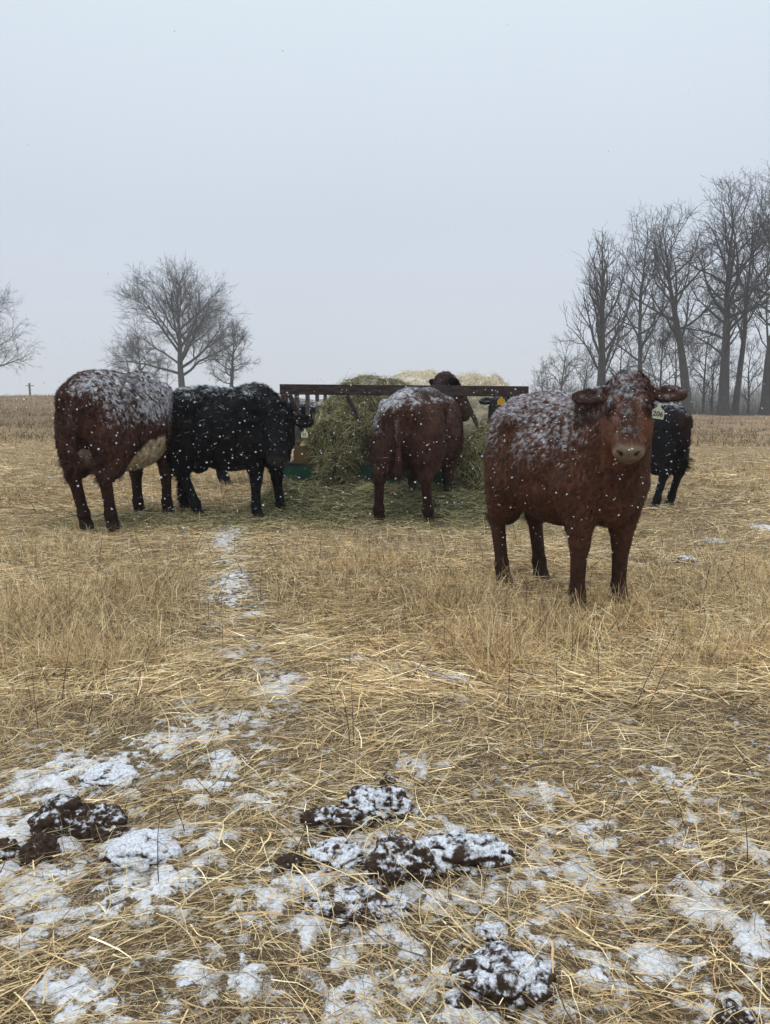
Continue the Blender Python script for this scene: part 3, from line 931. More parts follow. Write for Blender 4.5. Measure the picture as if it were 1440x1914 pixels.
        nn /= np.linalg.norm(nn, axis=1, keepdims=True)
        me = mesh_from('cow_coat', VV, np.arange(m * 3).reshape(-1, 3), np.repeat(hc, 3, 0), True, np.repeat(nn, 3, 0))
        add('coat', me, M_hair, root)
    # eyes
    for sg in (1, -1):
        bm_ = bpy.data.meshes.new('eye')
        import bmesh
        b_ = bmesh.new()
        bmesh.ops.create_uvsphere(b_, u_segments=16, v_segments=10, radius=0.022 * hs)
        b_.to_mesh(bm_); b_.free()
        bm_.polygons.foreach_set('use_smooth', np.ones(len(bm_.polygons), bool))
        add('eye', bm_, M_eye, root, loc=tuple(H(0.178, 0.105 * sg, 0.042)))
    if tag:
        tm, txt, tp, tw, th_, mat, tilt = tag['kind'], tag.get('text'), loc(tag['pos']), tag['w'], tag['h'], tag['mat'], tag.get('tilt', 0)
        t = add('ear_tag', tag_mesh(tw, th_), mat, root, loc=tuple(tp))
        t['label'] = tag['label']
        t.rotation_euler = (0, tilt, -yaw + tag.get('turn', 0))
        if txt:
            x_ = add('tag_number', text_mesh(txt, tag.get('size', th_ * 0.42)), M_ink, t, loc=(0, -0.0026, -th_ * 0.2))
            x_.rotation_euler = (math.pi / 2, 0, 0)
    return root

gz = lambda x, y: float(ground_z(np.array([x]), np.array([y]))[0])
def place(px, py):
    g = gnd(px, py)
    return g

def cow_pos(x, y, dz=0.0):
    return (x, y, gz(x, y) + dz)

# A: red heifer facing the camera, right foreground
cow('red brown cow facing the camera with snowy back and white ear tag 206',
    cow_pos(1.105, 4.68), R(-66), s=0.965, sx=0.80, sy=0.94,
    poll=(1.285, 4.11, 1.305), face=(-0.12, -0.50, -0.86), fnorm=(-0.27, -0.87, 0.48), hs=0.87,
    color=lin(90, 59, 45), snow_dir=(0.1, -0.55, 0.95), snow_lo=0.15, snow_hi=1.25, snow_amt=0.9, h=0.013, hairs=200000, hair_len=0.028, hair_w=0.0024, lock_size=0.019, muzzle=lin(116, 98, 82),
    tag=dict(kind='w', text='206', pos=tuple(at(1231, 768, 4.01)), w=0.068, h=0.082, mat=M_tag_white, label='white ear tag numbered 206', tilt=R(8), size=0.036), seed=11)

# B: red cow seen from behind on the left, cream belly
cow('red cow with cream belly seen from behind at the left, snow over its flank',
    cow_pos(-2.66, 7.95), R(79), s=1.17, sx=0.90, sy=0.98,
    poll=(-2.45, 9.25, 1.02), face=(0.25, 0.6, -0.75), fnorm=(0.25, 0.85, 0.4), hs=1.05, neck_low=0.14,
    color=lin(78, 51, 41), snow_dir=(0, -0.75, 0.8), snow_lo=0.12, snow_hi=1.0, h=0.018, hairs=120000, hair_len=0.040, hair_w=0.0042, lock_size=0.038, cream=True, udder=True, tail_side=0.4, seed=22, belly=0.03,
    feet=dict(hl=(0, -0.05), hr=(0, 0.03), fl=(0.0, -0.03)))

# C: black cow broadside, head down by the feeder
cow('black shaggy cow standing broadside beside the feeder, head lowered, white ear tag 01',
    cow_pos(-1.67, 8.33), R(-18), s=1.08, sx=0.83,
    poll=(-1.10, 7.95, 1.13), face=(0.02, -0.38, -0.93), fnorm=(0.25, -1, 0.3), hs=1.14, head_snow=0.1, color=BLACK,
    snow_lo=0.45, snow_hi=1.15, snow_amt=0.75, h=0.018, hairs=110000, hair_len=0.050, hair_w=0.0042, lock_size=0.04, muzzle=lin(46, 44, 44), feet=dict(hl=(-0.20, 0), hr=(0.22, 0), fr=(0.0, 0), fl=(0.12, 0)),
    tag=dict(kind='w', text='01', pos=(-0.81, 7.80, 0.935), w=0.07, h=0.085, mat=M_tag_white, label='white ear tag numbered 01', tilt=R(5), size=0.045), seed=33)

# D: red cow from behind, head in the feeder
cow('dark red cow seen from behind with its head raised through the feeder rail',
    cow_pos(0.40, 8.55), R(74), s=1.08, sx=0.96, sy=1.2,
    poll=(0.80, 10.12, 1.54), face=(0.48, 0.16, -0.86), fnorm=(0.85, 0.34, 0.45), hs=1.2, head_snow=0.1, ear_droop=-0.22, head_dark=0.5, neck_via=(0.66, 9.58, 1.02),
    color=lin(75, 50, 41), snow_dir=(-0.1, 0.5, 0.85), snow_lo=0.08, snow_hi=0.9, snow_amt=1.15, h=0.018, hairs=100000, hair_len=0.030, hair_w=0.0038, lock_size=0.034, tail_side=0.2, seed=44, feet=dict(hl=(-0.05, 0.06), hr=(0.04, 0)))

# E: black cow behind A
cow('black cow with brown tinged rump half hidden behind the cow facing the camera',
    cow_pos(3.02, 9.5), R(126), s=0.97, sx=0.90,
    poll=(2.0, 10.45, 0.95), face=(-0.6, 0.5, -0.7), fnorm=(-0.7, 0.6, 0.5), hs=0.95, color=BLACK,
    snow_dir=(0, 0, 1), snow_lo=0.5, snow_hi=1.05, snow_amt=0.8, h=0.02, hairs=50000, hair_len=0.03, hair_w=0.004, lock_size=0.036, seed=55, tail_side=-0.6,
    feet=dict(hl=(-0.04, 0.05), hr=(0.06, -0.05)),
    patch=lambda L_: smooth(-0.78, -0.90, L_[:, 0]) * smooth(0.5, 0.7, L_[:, 2]) * 0.2)

# G: black cow at the right side of the feeder, yellow tag
cow('black cow eating at the right end of the feeder with a yellow ear tag',
    cow_pos(2.75, 11.3), R(183), s=1.08, sx=0.92,
    poll=(1.68, 11.05, 1.33), face=(-0.35, -0.45, -0.8), fnorm=(-0.5, -0.8, 0.5), hs=1.15, color=BLACK,
    snow_lo=0.5, snow_hi=0.9, h=0.022, hairs=40000, hair_len=0.035, hair_w=0.0045, seed=66, lock_size=0.04,
    tag=dict(kind='y', pos=(1.60, 10.70, 1.29), w=0.11, h=0.135, mat=M_tag_yellow, label='yellow ear tag'))

# H: black cow at the left side of the feeder
cow('black cow with snowy neck reaching into the left end of the feeder behind the slats',
    cow_pos(-1.96, 11.88), R(10), s=1.06, sx=0.92,
    poll=(-0.72, 12.12, 1.16), face=(0.6, -0.1, -0.8), fnorm=(0.85, -0.15, 0.5), hs=1.0, color=BLACK,
    snow_lo=0.4, snow_hi=0.9, h=0.022, hairs=45000, hair_len=0.035, hair_w=0.0045, lock_size=0.04, seed=77, feet=dict(hl=(0.0, 0), hr=(0.10, 0)))

# ------------------------------------------------------------------ hay feeder
class MB:
    def __init__(self): self.V, self.F = [], []
    def box(self, c, sz, M=None):
        o = len(self.V)
        for a in (-1, 1):
            for b in (-1, 1):
                for d in (-1, 1):
                    p = Vector((a * sz[0] / 2, b * sz[1] / 2, d * sz[2] / 2))
                    if M is not None: p = M @ p
                    self.V.append(tuple(p + Vector(c)))
        for f in ((0, 1, 3, 2), (4, 6, 7, 5), (0, 4, 5, 1), (2, 3, 7, 6), (0, 2, 6, 4), (1, 5, 7, 3)):
            self.F.append(tuple(o + i for i in f))
        return self
    def bar(self, a, b, w, d):
        a, b = Vector(a), Vector(b)
        z = (b - a)
        ln = z.length
        q_ = z.to_track_quat('Z', 'Y').to_matrix()
        return self.box((a + b) / 2, (w, d, ln), q_)
    def build(self, name, mat, parent=None, bevel=0.006, **kw):
        import bmesh
        b = bmesh.new()
        vs_ = [b.verts.new(v) for v in self.V]
        for f in self.F:
            b.faces.new([vs_[i] for i in f])
        bmesh.ops.recalc_face_normals(b, faces=b.faces)
        if bevel:
            bmesh.ops.bevel(b, geom=b.edges[:], offset=bevel, segments=2, affect='EDGES', profile=0.6)
        me = bpy.data.meshes.new(name)
        b.to_mesh(me); b.free()
        return add(name, me, mat, parent, **kw)

FX0 = at(527, 718, 9.6)          # top of front left corner
FX1 = at(985, 722, 9.42)
FR0, FR1 = Vector(FX0), Vector(FX1)
fdir = (FR1 - FR0); fdir.z = 0
W = fdir.length
fdir.normalize()
bdir = Vector((-fdir.y, fdir.x, 0))
base = Vector((FR0.x, FR0.y, 0))
feeder = add('hay_feeder', None, loc=tuple(base), label='brown steel hay feeder wagon with slanted bars and a green trough, full of hay', cat='hay feeder')
feeder.rotation_euler = (0, 0, math.atan2(fdir.y, fdir.x))
TOP, DEP = FR0.z, 5.2
drop = FR1.z - FR0.z
def ft(x, y, z): return (x, y, z + drop * x / W)
MB().bar(ft(-0.02, 0, TOP - 0.063), ft(W + 0.02, 0, TOP - 0.063), 0.08, 0.126).build('top_rail', M_steel, feeder)
MB().bar((0, 0.062, TOP - 0.04), (0, DEP, TOP - 0.04), 0.06, 0.055).build('side_rail', M_steel, feeder)
MB().bar(ft(W, 0.062, TOP - 0.04), ft(W, DEP, TOP - 0.04), 0.06, 0.055).build('side_rail', M_steel, feeder)
MB().bar(ft(0, DEP + 0.04, TOP - 0.05), ft(W, DEP + 0.04, TOP - 0.05), 0.06, 0.07).build('top_rail', M_steel, feeder)
MB().bar((0.03, 0, 0.51), (0.03, 0, TOP - 0.128), 0.075, 0.07).build('corner_post', M_steel, feeder)
MB().bar(ft(W - 0.03, 0, 0.51), ft(W - 0.03, 0, TOP - 0.128), 0.075, 0.07).build('corner_post', M_steel, feeder)
for x in (0.02, W - 0.02):
    MB().bar(ft(x, DEP + 0.04, 0.51), ft(x, DEP + 0.04, TOP - 0.088), 0.07, 0.07).build('corner_post', M_steel, feeder)
pxm = lambda px: (at(px, 735, 9.55)[0] - base.x)
for px in (541, 649, 759, 868):
    MB().bar(ft(pxm(px), 0, TOP - 0.128), ft(pxm(px) + 0.38, 0, 0.515), 0.09, 0.05).build('slanted_bar', M_steel, feeder, bevel=0.012)
for yy in (1.05, 1.98, 2.95, 3.9):
    MB().bar((0, yy, 0.52), (0, yy, TOP - 0.068), 0.05, 0.11).build('slat', M_steel_grey, feeder)
    MB().bar(ft(W, yy, 0.52), ft(W, yy, TOP - 0.068), 0.05, 0.11).build('slat', M_steel_grey, feeder)
# green trough: pan with raised front
tro = MB()
tro.box((W / 2, -0.02, 0.36), (W + 0.06, 0.05, 0.24))
tro.box((W / 2, DEP + 0.05, 0.36), (W + 0.06, 0.05, 0.24))
tro.box((-0.005, DEP / 2 + 0.015, 0.36), (0.05, DEP - 0.02 - 0.0, 0.24))
tro.box((W + 0.005, DEP / 2 + 0.015, 0.36), (0.05, DEP - 0.02, 0.24))
tro.box((W / 2, DEP / 2 + 0.015, 0.265), (W - 0.05, DEP - 0.03, 0.04))
tro.build('trough', M_green, feeder, bevel=0.004)
MB().bar((-0.03, -0.02, 0.495), (W + 0.03, -0.02, 0.495), 0.07, 0.028).build('trough_rim', M_steel, feeder, bevel=0.004)
MB().box((W / 2, 0.13, 0.60), (W - 0.22, 0.02, 0.22)).build('hay_guard_panel', M_tan, feeder, bevel=0.003)
for x in (0.35, W - 0.35):
    MB().bar((x, -0.02, 0.12), (x, DEP, 0.12), 0.10, 0.16).build('skid', M_steel, feeder)
    for yb in (0.5, DEP - 0.5):
        MB().box((x, yb, 0.222), (0.08, 0.12, 0.036)).build('skid_bracket', M_steel, feeder)
p_ = at(545, 905, 9.75)
MB().box((p_[0], p_[1], gz(p_[0], p_[1]) + 0.15), (0.09, 0.16, 0.34)).build('wooden_block', M_wood, bevel=0.01, label='pale wooden block propped under the left corner of the feeder', cat='block')

# ------------------------------------------------------------------ hay: bales, spilled pile
HAYC = np.stack([lin(186, 178, 130), lin(160, 154, 108), lin(132, 128, 88), lin(100, 98, 66), lin(210, 200, 156), lin(66, 66, 46), lin(54, 52, 40)])
PALEC = np.stack([lin(238, 229, 206), lin(226, 214, 188), lin(210, 196, 168), lin(190, 174, 144), lin(244, 237, 220), lin(164, 148, 120)])

def hay_strands(rng, P_, N_, pal, lmin, lmax, w, gravity=0.3, lift=0.5, jitter=1.0):
    n = len(P_)
    d = rng.normal(size=(n, 3)) * jitter
    d -= N_ * (d * N_).sum(1, keepdims=True)
    d /= np.linalg.norm(d, axis=1, keepdims=True) + 1e-9
    d = d + N_ * (lift * rng.random((n, 1)))
    d[:, 2] -= gravity * rng.random(n)
    d /= np.linalg.norm(d, axis=1, keepdims=True)
    az = np.arctan2(d[:, 1], d[:, 0]); el_ = np.arcsin(np.clip(d[:, 2], -1, 1))
    c = pal[rng.integers(0, len(pal), n)] * (0.7 + 0.5 * rng.random((n, 1)))
    ln = lmin + (lmax - lmin) * rng.random(n) ** 1.7
    return ribbons((P_ + N_ * (rng.random((n, 1)) * 0.02 - 0.012)).astype(np.float32), az, el_, ln, np.full(n, w) * (0.6 + 0.8 * rng.random(n)), np.abs(rng.normal(0.35 + gravity, 0.35, n)), c.astype(np.float32), 3, 0.3, rng)

def sample_mesh(rng, V, Q, n, weight=None):
    N = vert_normals(V, Q)
    ar = np.linalg.norm(np.cross(V[Q[:, 2]] - V[Q[:, 0]], V[Q[:, 3]] - V[Q[:, 1]]), axis=1)
    if weight is not None: ar = ar * weight(V[Q].mean(1), N[Q].mean(1))
    qi = rng.choice(len(Q), n, p=ar / ar.sum())
    u, v = rng.random((n, 1)), rng.random((n, 1))
    b4 = [(1 - u) * (1 - v), u * (1 - v), u * v, (1 - u) * v]
    p = sum(V[Q[qi, i]] * b4[i] for i in range(4)); nn = sum(N[Q[qi, i]] * b4[i] for i in range(4))
    return p, nn / (np.linalg.norm(nn, axis=1, keepdims=True) + 1e-9)

def bale(name, label, cat, prims, pal, under, n, seed, snow=0.0, group=None, h=0.04, lmax=0.22):
    lo = np.min([np.array(c) - np.array(r) for c, r in prims], 0) - 0.2
    hi = np.max([np.array(c) + np.array(r) for c, r in prims], 0) + 0.2
    B = Sdf(lo, hi, h)
    for c, r in prims: B.ell(c, r, 0.12)
    V, Q = B.mesh()
    N = vert_normals(V, Q)
    V = V + N * (0.26 * (fbm(V, 2.8, seed, 4) - 0.5) + 0.05 * (fbm(V, 14, seed + 3, 2) - 0.5))[:, None]
    V = V.astype(np.float32)
    c = under[None] * (0.6 + 0.8 * fbm(V, 9, seed + 5, 3))[:, None]
    N = vert_normals(V, Q)
    if snow:
        w = (smooth(0.55, 0.9, N[:, 2]) * smooth(0.42, 0.6, fbm(V, 5, seed + 8, 3)) * snow)[:, None]
        c = c * (1 - w) + SNOW * w
    cen = np.mean([np.array(p[0]) for p in prims], 0)
    o = add(name, mesh_from(name, V - cen, Q, c, True), M_hay, loc=tuple(cen), label=label, cat=cat, group=group)
    rg = np.random.default_rng(seed)
    p, nn = sample_mesh(rg, V - cen, Q, n)
    v2, f2, c2 = hay_strands(rg, p, nn, pal, 0.06, lmax, 0.005, 0.3, 0.5)
    if snow:
        pass
    add('loose_strands', mesh_from('hay_strands', v2, f2, c2), M_hay, o)
    return o

bale('hay_bale', 'greenish loose hay bale behind the slanted bars at the left of the feeder', 'hay bale',
     [((-0.20, 10.75, 0.98), (0.70, 0.75, 0.56)), ((-0.27, 10.6, 0.75), (0.76, 0.75, 0.42)), ((-0.22, 10.8, 1.38), (0.40, 0.5, 0.16)), ((0.15, 10.9, 1.25), (0.45, 0.5, 0.2))], HAYC, lin(66, 64, 42), 30000, 201, snow=0.4, group='bales in the feeder')  # snow tint on this bale paints its lit top into the colour
bale('hay_bale', 'pale straw coloured bale with the highest rounded top in the middle of the feeder', 'hay bale',
     [((0.62, 12.6, 1.05), (0.84, 0.8, 0.66)), ((0.58, 12.6, 1.44), (0.78, 0.7, 0.28))], PALEC, lin(205, 192, 165), 26000, 202, snow=0.7, group='bales in the feeder')
bale('hay_bale', 'pale flat topped bale at the right end of the feeder above the yellow tag', 'hay bale',
     [((1.38, 12.55, 1.02), (0.62, 0.7, 0.66)), ((1.46, 12.5, 1.48), (0.50, 0.5, 0.19)), ((1.72, 12.5, 1.40), (0.26, 0.45, 0.27))], PALEC, lin(205, 192, 165), 22000, 203, snow=0.7, group='bales in the feeder')
bale('hay_clump', 'clump of green hay spilling out over the green trough below the slanted bar', 'hay',
     [((-0.62, 9.62, 0.86), (0.30, 0.26, 0.24)), ((-0.58, 9.48, 0.62), (0.24, 0.16, 0.22)), ((-0.50, 9.75, 0.95), (0.24, 0.18, 0.18)), ((-0.58, 9.40, 0.42), (0.13, 0.10, 0.20))], HAYC, lin(62, 60, 40), 14000, 204, h=0.03, lmax=0.28)
bale('hay_clump', 'clump of green hay hanging down just right of the dark red cow', 'hay',
     [((1.30, 9.35, 0.66), (0.26, 0.2, 0.34)), ((1.22, 9.28, 0.38), (0.28, 0.2, 0.26)), ((1.50, 9.5, 0.75), (0.3, 0.25, 0.2))], HAYC, lin(60, 60, 38), 12000, 205, h=0.03, lmax=0.28)

# spilled hay on the ground
hx = np.arange(-2.2, 2.5, 0.04, dtype=np.float32); hy = np.arange(7.5, 10.4, 0.04, dtype=np.float32)
HX, HY = np.meshgrid(hx, hy)
hm = hay_mound(HX, HY)
HP = np.stack([HX.ravel(), HY.ravel()], -1)
HZ = ground_z(HX, HY) + hm - 0.02 + 0.05 * hm.clip(0, 0.1) / 0.1 * (fbm(HP, 7, 301, 3).reshape(HX.shape) - 0.4)
ny, nx = HX.shape
idx = np.arange(nx * ny).reshape(ny, nx)
q = np.stack([idx[:-1, :-1], idx[:-1, 1:], idx[1:, 1:], idx[1:, :-1]], -1).reshape(-1, 4)
Vh = np.stack([HX, HY, HZ], -1).reshape(-1, 3)
keep = hm.ravel()[q].max(1) > 0.012
pile = add('spilled_hay', mesh_from('spilled_hay', Vh, q[keep], lin(64, 60, 42)[None] * (0.55 + 0.9 * fbm(HP, 6, 305, 3))[:, None], True), M_hay, kind='stuff')
pile['label'] = 'green hay spilled on the ground along the feeder'
rg = np.random.default_rng(310)
p, nn = sample_mesh(rg, Vh, q[keep], 46000)
a_ = hay_strands(rg, p, nn, HAYC, 0.08, 0.30, 0.0055, 0.1, 0.45)
# thin scatter of green hay fading into the straw
x = rg.uniform(-2.8, 2.6, 14000).astype(np.float32); y = (8.1 + rg.normal(0, 0.45, 14000)).astype(np.float32)
p = np.stack([x, y, ground_z(x, y) + hay_mound(x, y) + 0.02], -1)
b_ = hay_strands(rg, p, np.tile([0, 0, 1.0], (len(p), 1)), HAYC, 0.06, 0.26, 0.005, 0.0, 0.35)
x = rg.normal(-2.2, 0.7, 5000).astype(np.float32); y = (8.0 + rg.normal(0, 0.3, 5000)).astype(np.float32)
p = np.stack([x, y, ground_z(x, y) + 0.02], -1)
c_ = hay_strands(rg, p, np.tile([0, 0, 1.0], (len(p), 1)), HAYC, 0.06, 0.24, 0.005, 0.0, 0.35)
v2, f2, c2 = join_parts([a_, b_, c_])
add('hay_strands', mesh_from('hay_strands', v2, f2, c2), M_hay, pile)

# ------------------------------------------------------------------ frozen dung clods with snow
def ico(sub):
    import bmesh
    b = bmesh.new()
    bmesh.ops.create_icosphere(b, subdivisions=sub, radius=1)
    V = np.array([v.co[:] for v in b.verts], np.float32)
    Fc = np.array([[v.index for v in f.verts] for f in b.faces])
    b.free()
    return V, Fc
ICO6 = ico(6); ICO5 = ico(5)

def clod(label, px, py, wpx, hgt, seed, snow=0.5, squash=0.75, rough=1.0, yaw=0.0, name='dung_clod', cat='dung clod'):
    g = gnd(px, py)
    d = math.hypot(g[1], CAM_H)
    rx = wpx / F * d / 2
    V0, Fc = ICO6 if wpx > 60 else ICO5
    V = V0.copy()
    f1 = fbm(V, 1.6, seed, 3) - 0.5
    f2 = fbm(V, 3.4, seed + 1, 3) - 0.5
    rid = np.abs(fbm(V, 1.5, seed + 2, 2) - 0.5) * 2
    V = V * (1 + 0.75 * f1 + rough * (0.34 * f2 - 0.16 * (1 - smooth(0.0, 0.22, rid)) + 0.05 * (fbm(V, 13, seed + 3, 2) - 0.5)) )[:, None]
    V = V * np.array([rx, rx * squash, hgt * 0.64])
    V[:, 2] = np.where(V[:, 2] < 0, V[:, 2] * 0.4, V[:, 2])
    ca, sa = math.cos(yaw), math.sin(yaw)
    V[:, :2] = V[:, :2] @ np.array([[ca, sa], [-sa, ca]])
    # triangle normals
    n = np.cross(V[Fc[:, 1]] - V[Fc[:, 0]], V[Fc[:, 2]] - V[Fc[:, 0]])
    N = np.zeros_like(V)
    for i in range(3): np.add.at(N, Fc[:, i], n)
    N /= np.linalg.norm(N, axis=1, keepdims=True) + 1e-9
    sc = 1.0 / max(rx, 0.01)
    fn_ = fbm(V * sc, 2.6, seed + 5, 6, 0.62)
    w = np.clip(N[:, 2] * 0.45 + (fn_ - 0.5) * 1.1 + snow * 0.62 - 0.32, 0, 1)
    c = lin(62, 49, 39)[None] * (0.45 + 1.1 * fbm(V * sc, 5, seed + 7, 3))[:, None]
    V = V + N * (smooth(0.3, 0.8, w) * 0.004)[:, None]
    cm = mesh_from(name, V, Fc, c, True)
    sa_ = cm.attributes.new('snow', 'FLOAT', 'POINT'); sa_.data.foreach_set('value', w.astype(np.float32))
    return add(name, cm, M_clod, loc=(g[0], g[1], gz(g[0], g[1]) + hgt * 0.12), label=label, cat=cat, group='frozen dung clods in the foreground')

clod('large dark clod with snowy top, leftmost pair at the left edge', 122, 1560, 110, 0.115, 401, 0.45, 0.8)
clod('dark brown clod with snow on its left slope, right of the large left clod', 195, 1568, 90, 0.095, 402, 0.45, 0.8)
clod('small round bare brown clod in front of the left clods', 76, 1620, 62, 0.085, 403, 0.12, 0.9, 0.7)
clod('dark clod cut off by the left edge of the photo', 8, 1612, 70, 0.06, 404, 0.4, 0.8)
clod('smooth mound fully covered by snow between the left clods and the straw', 262, 1612, 120, 0.075, 405, 1.15, 0.75, 0.35)
clod('low snow covered mound at the left behind the clods', 208, 1462, 95, 0.05, 406, 1.1, 0.8, 0.4)
clod('wedge shaped dark clod with thin snow, front of the pair in the centre', 630, 1553, 130, 0.085, 407, 0.38, 0.6, 1.1, 0.3)
clod('snow capped dark clod behind the wedge shaped one in the centre', 708, 1525, 120, 0.105, 408, 0.65, 0.7, 1.0)
clod('small dark clod poking up behind the snow capped one in the centre', 726, 1478, 32, 0.05, 409, 0.25, 0.9)
clod('low snowy hump with dark crumbs left of the longest clod', 632, 1620, 100, 0.06, 410, 0.75, 0.8, 0.9)
clod('tiny dark crumb at the left end of the central clods', 540, 1638, 48, 0.05, 411, 0.2, 0.8)
clod('long clod with a brown broken face at its left, in the centre foreground', 748, 1640, 115, 0.11, 412, 0.55, 0.8, 1.0, -0.3)
clod('broad snow covered clod forming the right half of the central row', 860, 1615, 165, 0.10, 413, 0.72, 0.6, 1.0, 0.1)
clod('flat crumbled clod with snow in front of the central row', 690, 1700, 130, 0.035, 414, 0.55, 0.8, 1.3)
clod('flat brown crumb left of the flat crumbled clod', 590, 1700, 80, 0.03, 415, 0.6, 0.8, 1.2)
clod('big rounded snowy clod with bare brown foot nearest to the camera', 942, 1855, 170, 0.105, 416, 0.62, 0.8, 0.75)
clod('small snowy lump behind the big rounded clod', 918, 1762, 60, 0.04, 417, 0.85, 0.8)
clod('small dark lump with snow at the bottom right corner', 1372, 1905, 60, 0.045, 418, 0.5, 0.8)
clod('snowy lump on the straw right of the cow facing the camera', 1282, 1056, 50, 0.07, 419, 0.8, 0.8)
clod('small snowy lump near the right edge beyond the cows', 1338, 1012, 34, 0.05, 420, 0.8, 0.8)
clod('tiny snowy lump behind the front hoof of the cow facing the camera', 1160, 1030, 26, 0.05, 421, 0.85, 0.8)

# ------------------------------------------------------------------ trees
def grow_tree(seed, H, r0, start, prof, ang, n_limbs, lean=0.0, wig=0.10, fork=None, twig=0.016, dens=1.0, droop=0.0, levels=3, up=0.13):
    """list of branches (points, radii, level); trunk along z from origin"""
    rd = random.Random(seed)
    out = []
    def branch(p, d, length, r, lvl, rt):
        n = 6 if lvl <= 1 else (4 if lvl == 2 else 3)
        pts, rad = [p], [r]
        d = Vector(d)
        for i in range(n):
            w = wig * (1 + 0.5 * lvl)
            d = d + Vector((rd.gauss(0, w), rd.gauss(0, w), rd.gauss(0, w) + (up if lvl > 0 else 0.0) * 0.35 - droop * 0.1 * lvl))
            d.normalize()
            p = p + d * (length / n)
            pts.append(p); rad.append(r + (rt - r) * (i + 1) / n)
        out.append((pts, rad, lvl))
        return pts, rad
    # trunk
    tp, tr_ = [], []
    n = 12
    p = Vector((0, 0, -0.3)); d = Vector((lean * 0.3, 0, 1)).normalized()
    for i in range(n + 1):
        t = i / n
        tp.append(p)
        flare = 1 + 0.7 * max(0, 1 - t * n / 1.0) * 0.6
        tr_.append(max(twig * 1.2, r0 * flare * (1 - t) ** 0.9))
        d = (d + Vector((rd.gauss(lean * 0.06, wig * 0.35), rd.gauss(0, wig * 0.35), 0.05))).normalized()
        p = p + d * (H / n)
    out.append((tp, tr_, 0))
    def on(pts, rad, t):
        x = t * (len(pts) - 1); i = min(int(x), len(pts) - 2); f = x - i
        return pts[i].lerp(pts[i + 1], f), rad[i] + (rad[i + 1] - rad[i]) * f, (pts[i + 1] - pts[i]).normalized()
    def side_dir(dr, a, az):
        u = dr.orthogonal().normalized(); v = dr.cross(u)
        return (dr * math.cos(a) + (u * math.cos(az) + v * math.sin(az)) * math.sin(a)).normalized()
    ga = rd.random() * 6.28
    for k_ in range(n_limbs):
        t = start + (1 - start) * ((k_ + rd.random()) / n_limbs) ** 0.95 * 0.97
        h = (t - start) / (1 - start)
        p, r, dr = on(tp, tr_, t)
        az = ga; ga += 2.399 + rd.gauss(0, 0.35)
        a = R(np.interp(h, [0, 0.5, 1], ang)) * rd.uniform(0.8, 1.2)
        ln = np.interp(h, [q_[0] for q_ in prof], [q_[1] for q_ in prof]) * H * rd.uniform(0.75, 1.15)
        lr = min(r * 0.62, 0.02 + ln * 0.018)
        b1 = branch(p, side_dir(Vector((0, 0, 1)), a, az), ln, lr, 1, twig)
        n2 = max(3, int(ln * 1.35 * dens))
        for j in range(n2):
            t2 = rd.uniform(0.18, 0.98)
            p2, r2, d2 = on(*b1, t2)
            l2 = ln * rd.uniform(0.22, 0.5) * (1.15 - 0.6 * t2) + 0.4
            b2 = branch(p2, side_dir(d2, R(rd.uniform(22, 55)), rd.random() * 6.28), l2, min(r2 * 0.7, 0.02 + l2 * 0.014), 2, twig * 0.8)
            n3 = max(2, int(l2 * 3.2 * dens))
            for m in range(n3):
                t3 = rd.uniform(0.15, 1.0)
                p3, r3, d3 = on(*b2, t3)
                l3 = l2 * rd.uniform(0.3, 0.6) + 0.35
                b3 = branch(p3, side_dir(d3, R(rd.uniform(18, 55)), rd.random() * 6.28), l3, min(r3 * 0.8, twig * 1.05), 3, twig * 0.55)
                if levels > 3:
                    for m4 in range(max(1, int(l3 * 3.0 * dens))):
                        p4, r4, d4 = on(*b3, rd.uniform(0.3, 1.0))
                        branch(p4, side_dir(d4, R(rd.uniform(15, 50)), rd.random() * 6.28), l3 * rd.uniform(0.35, 0.6), min(r4, twig * 0.7), 4, twig * 0.4)
    return out

def tubes(branches, sides):
    V, Fq, o = [], [], 0
    for pts, rad, lvl in branches:
        ns = sides(lvl)
        P_ = np.array([p[:] for p in pts]); n = len(P_)
        T = np.gradient(P_, axis=0); T /= np.linalg.norm(T, axis=1, keepdims=True) + 1e-9
        ref = np.array([1.0, 0, 0]) if abs(T[0, 0]) < 0.8 else np.array([0, 1.0, 0])
        U = np.cross(T, ref); U /= np.linalg.norm(U, axis=1, keepdims=True) + 1e-9
        W_ = np.cross(T, U)
        an = np.arange(ns) * 2 * np.pi / ns
        ring = P_[:, None] + (U[:, None] * np.cos(an)[None, :, None] + W_[:, None] * np.sin(an)[None, :, None]) * np.array(rad)[:, None, None]
        V.append(ring.reshape(-1, 3))
        i = np.arange(n - 1)[:, None] * ns + o
        j = np.arange(ns)[None]
        Fq.append(np.stack([i + j, i + (j + 1) % ns, i + ns + (j + 1) % ns, i + ns + j], -1).reshape(-1, 4))
        o += n * ns
    return np.concatenate(V), np.concatenate(Fq)

def tree(label, px, base_py, top_py, Y, seed, group, name='bare_tree', cat='tree', mirror=False, **kw):
    b = at(px, base_py, Y); t = at(px, top_py, Y)
    H = t[2] - b[2]
    br = grow_tree(seed, H, **kw)
    root = add(name, None, loc=tuple(b), label=label, cat=cat, group=group)
    tv, tq = tubes([x for x in br if x[2] == 0], lambda l: 10)
    add('trunk', mesh_from('trunk', tv, tq, None, True), M_bark, root)
    cv, cq = tubes([x for x in br if x[2] > 0], lambda l: 6 if l == 1 else (4 if l == 2 else 3))
    add('crown', mesh_from('crown', cv, cq, None, True), M_bark, root)
    return root

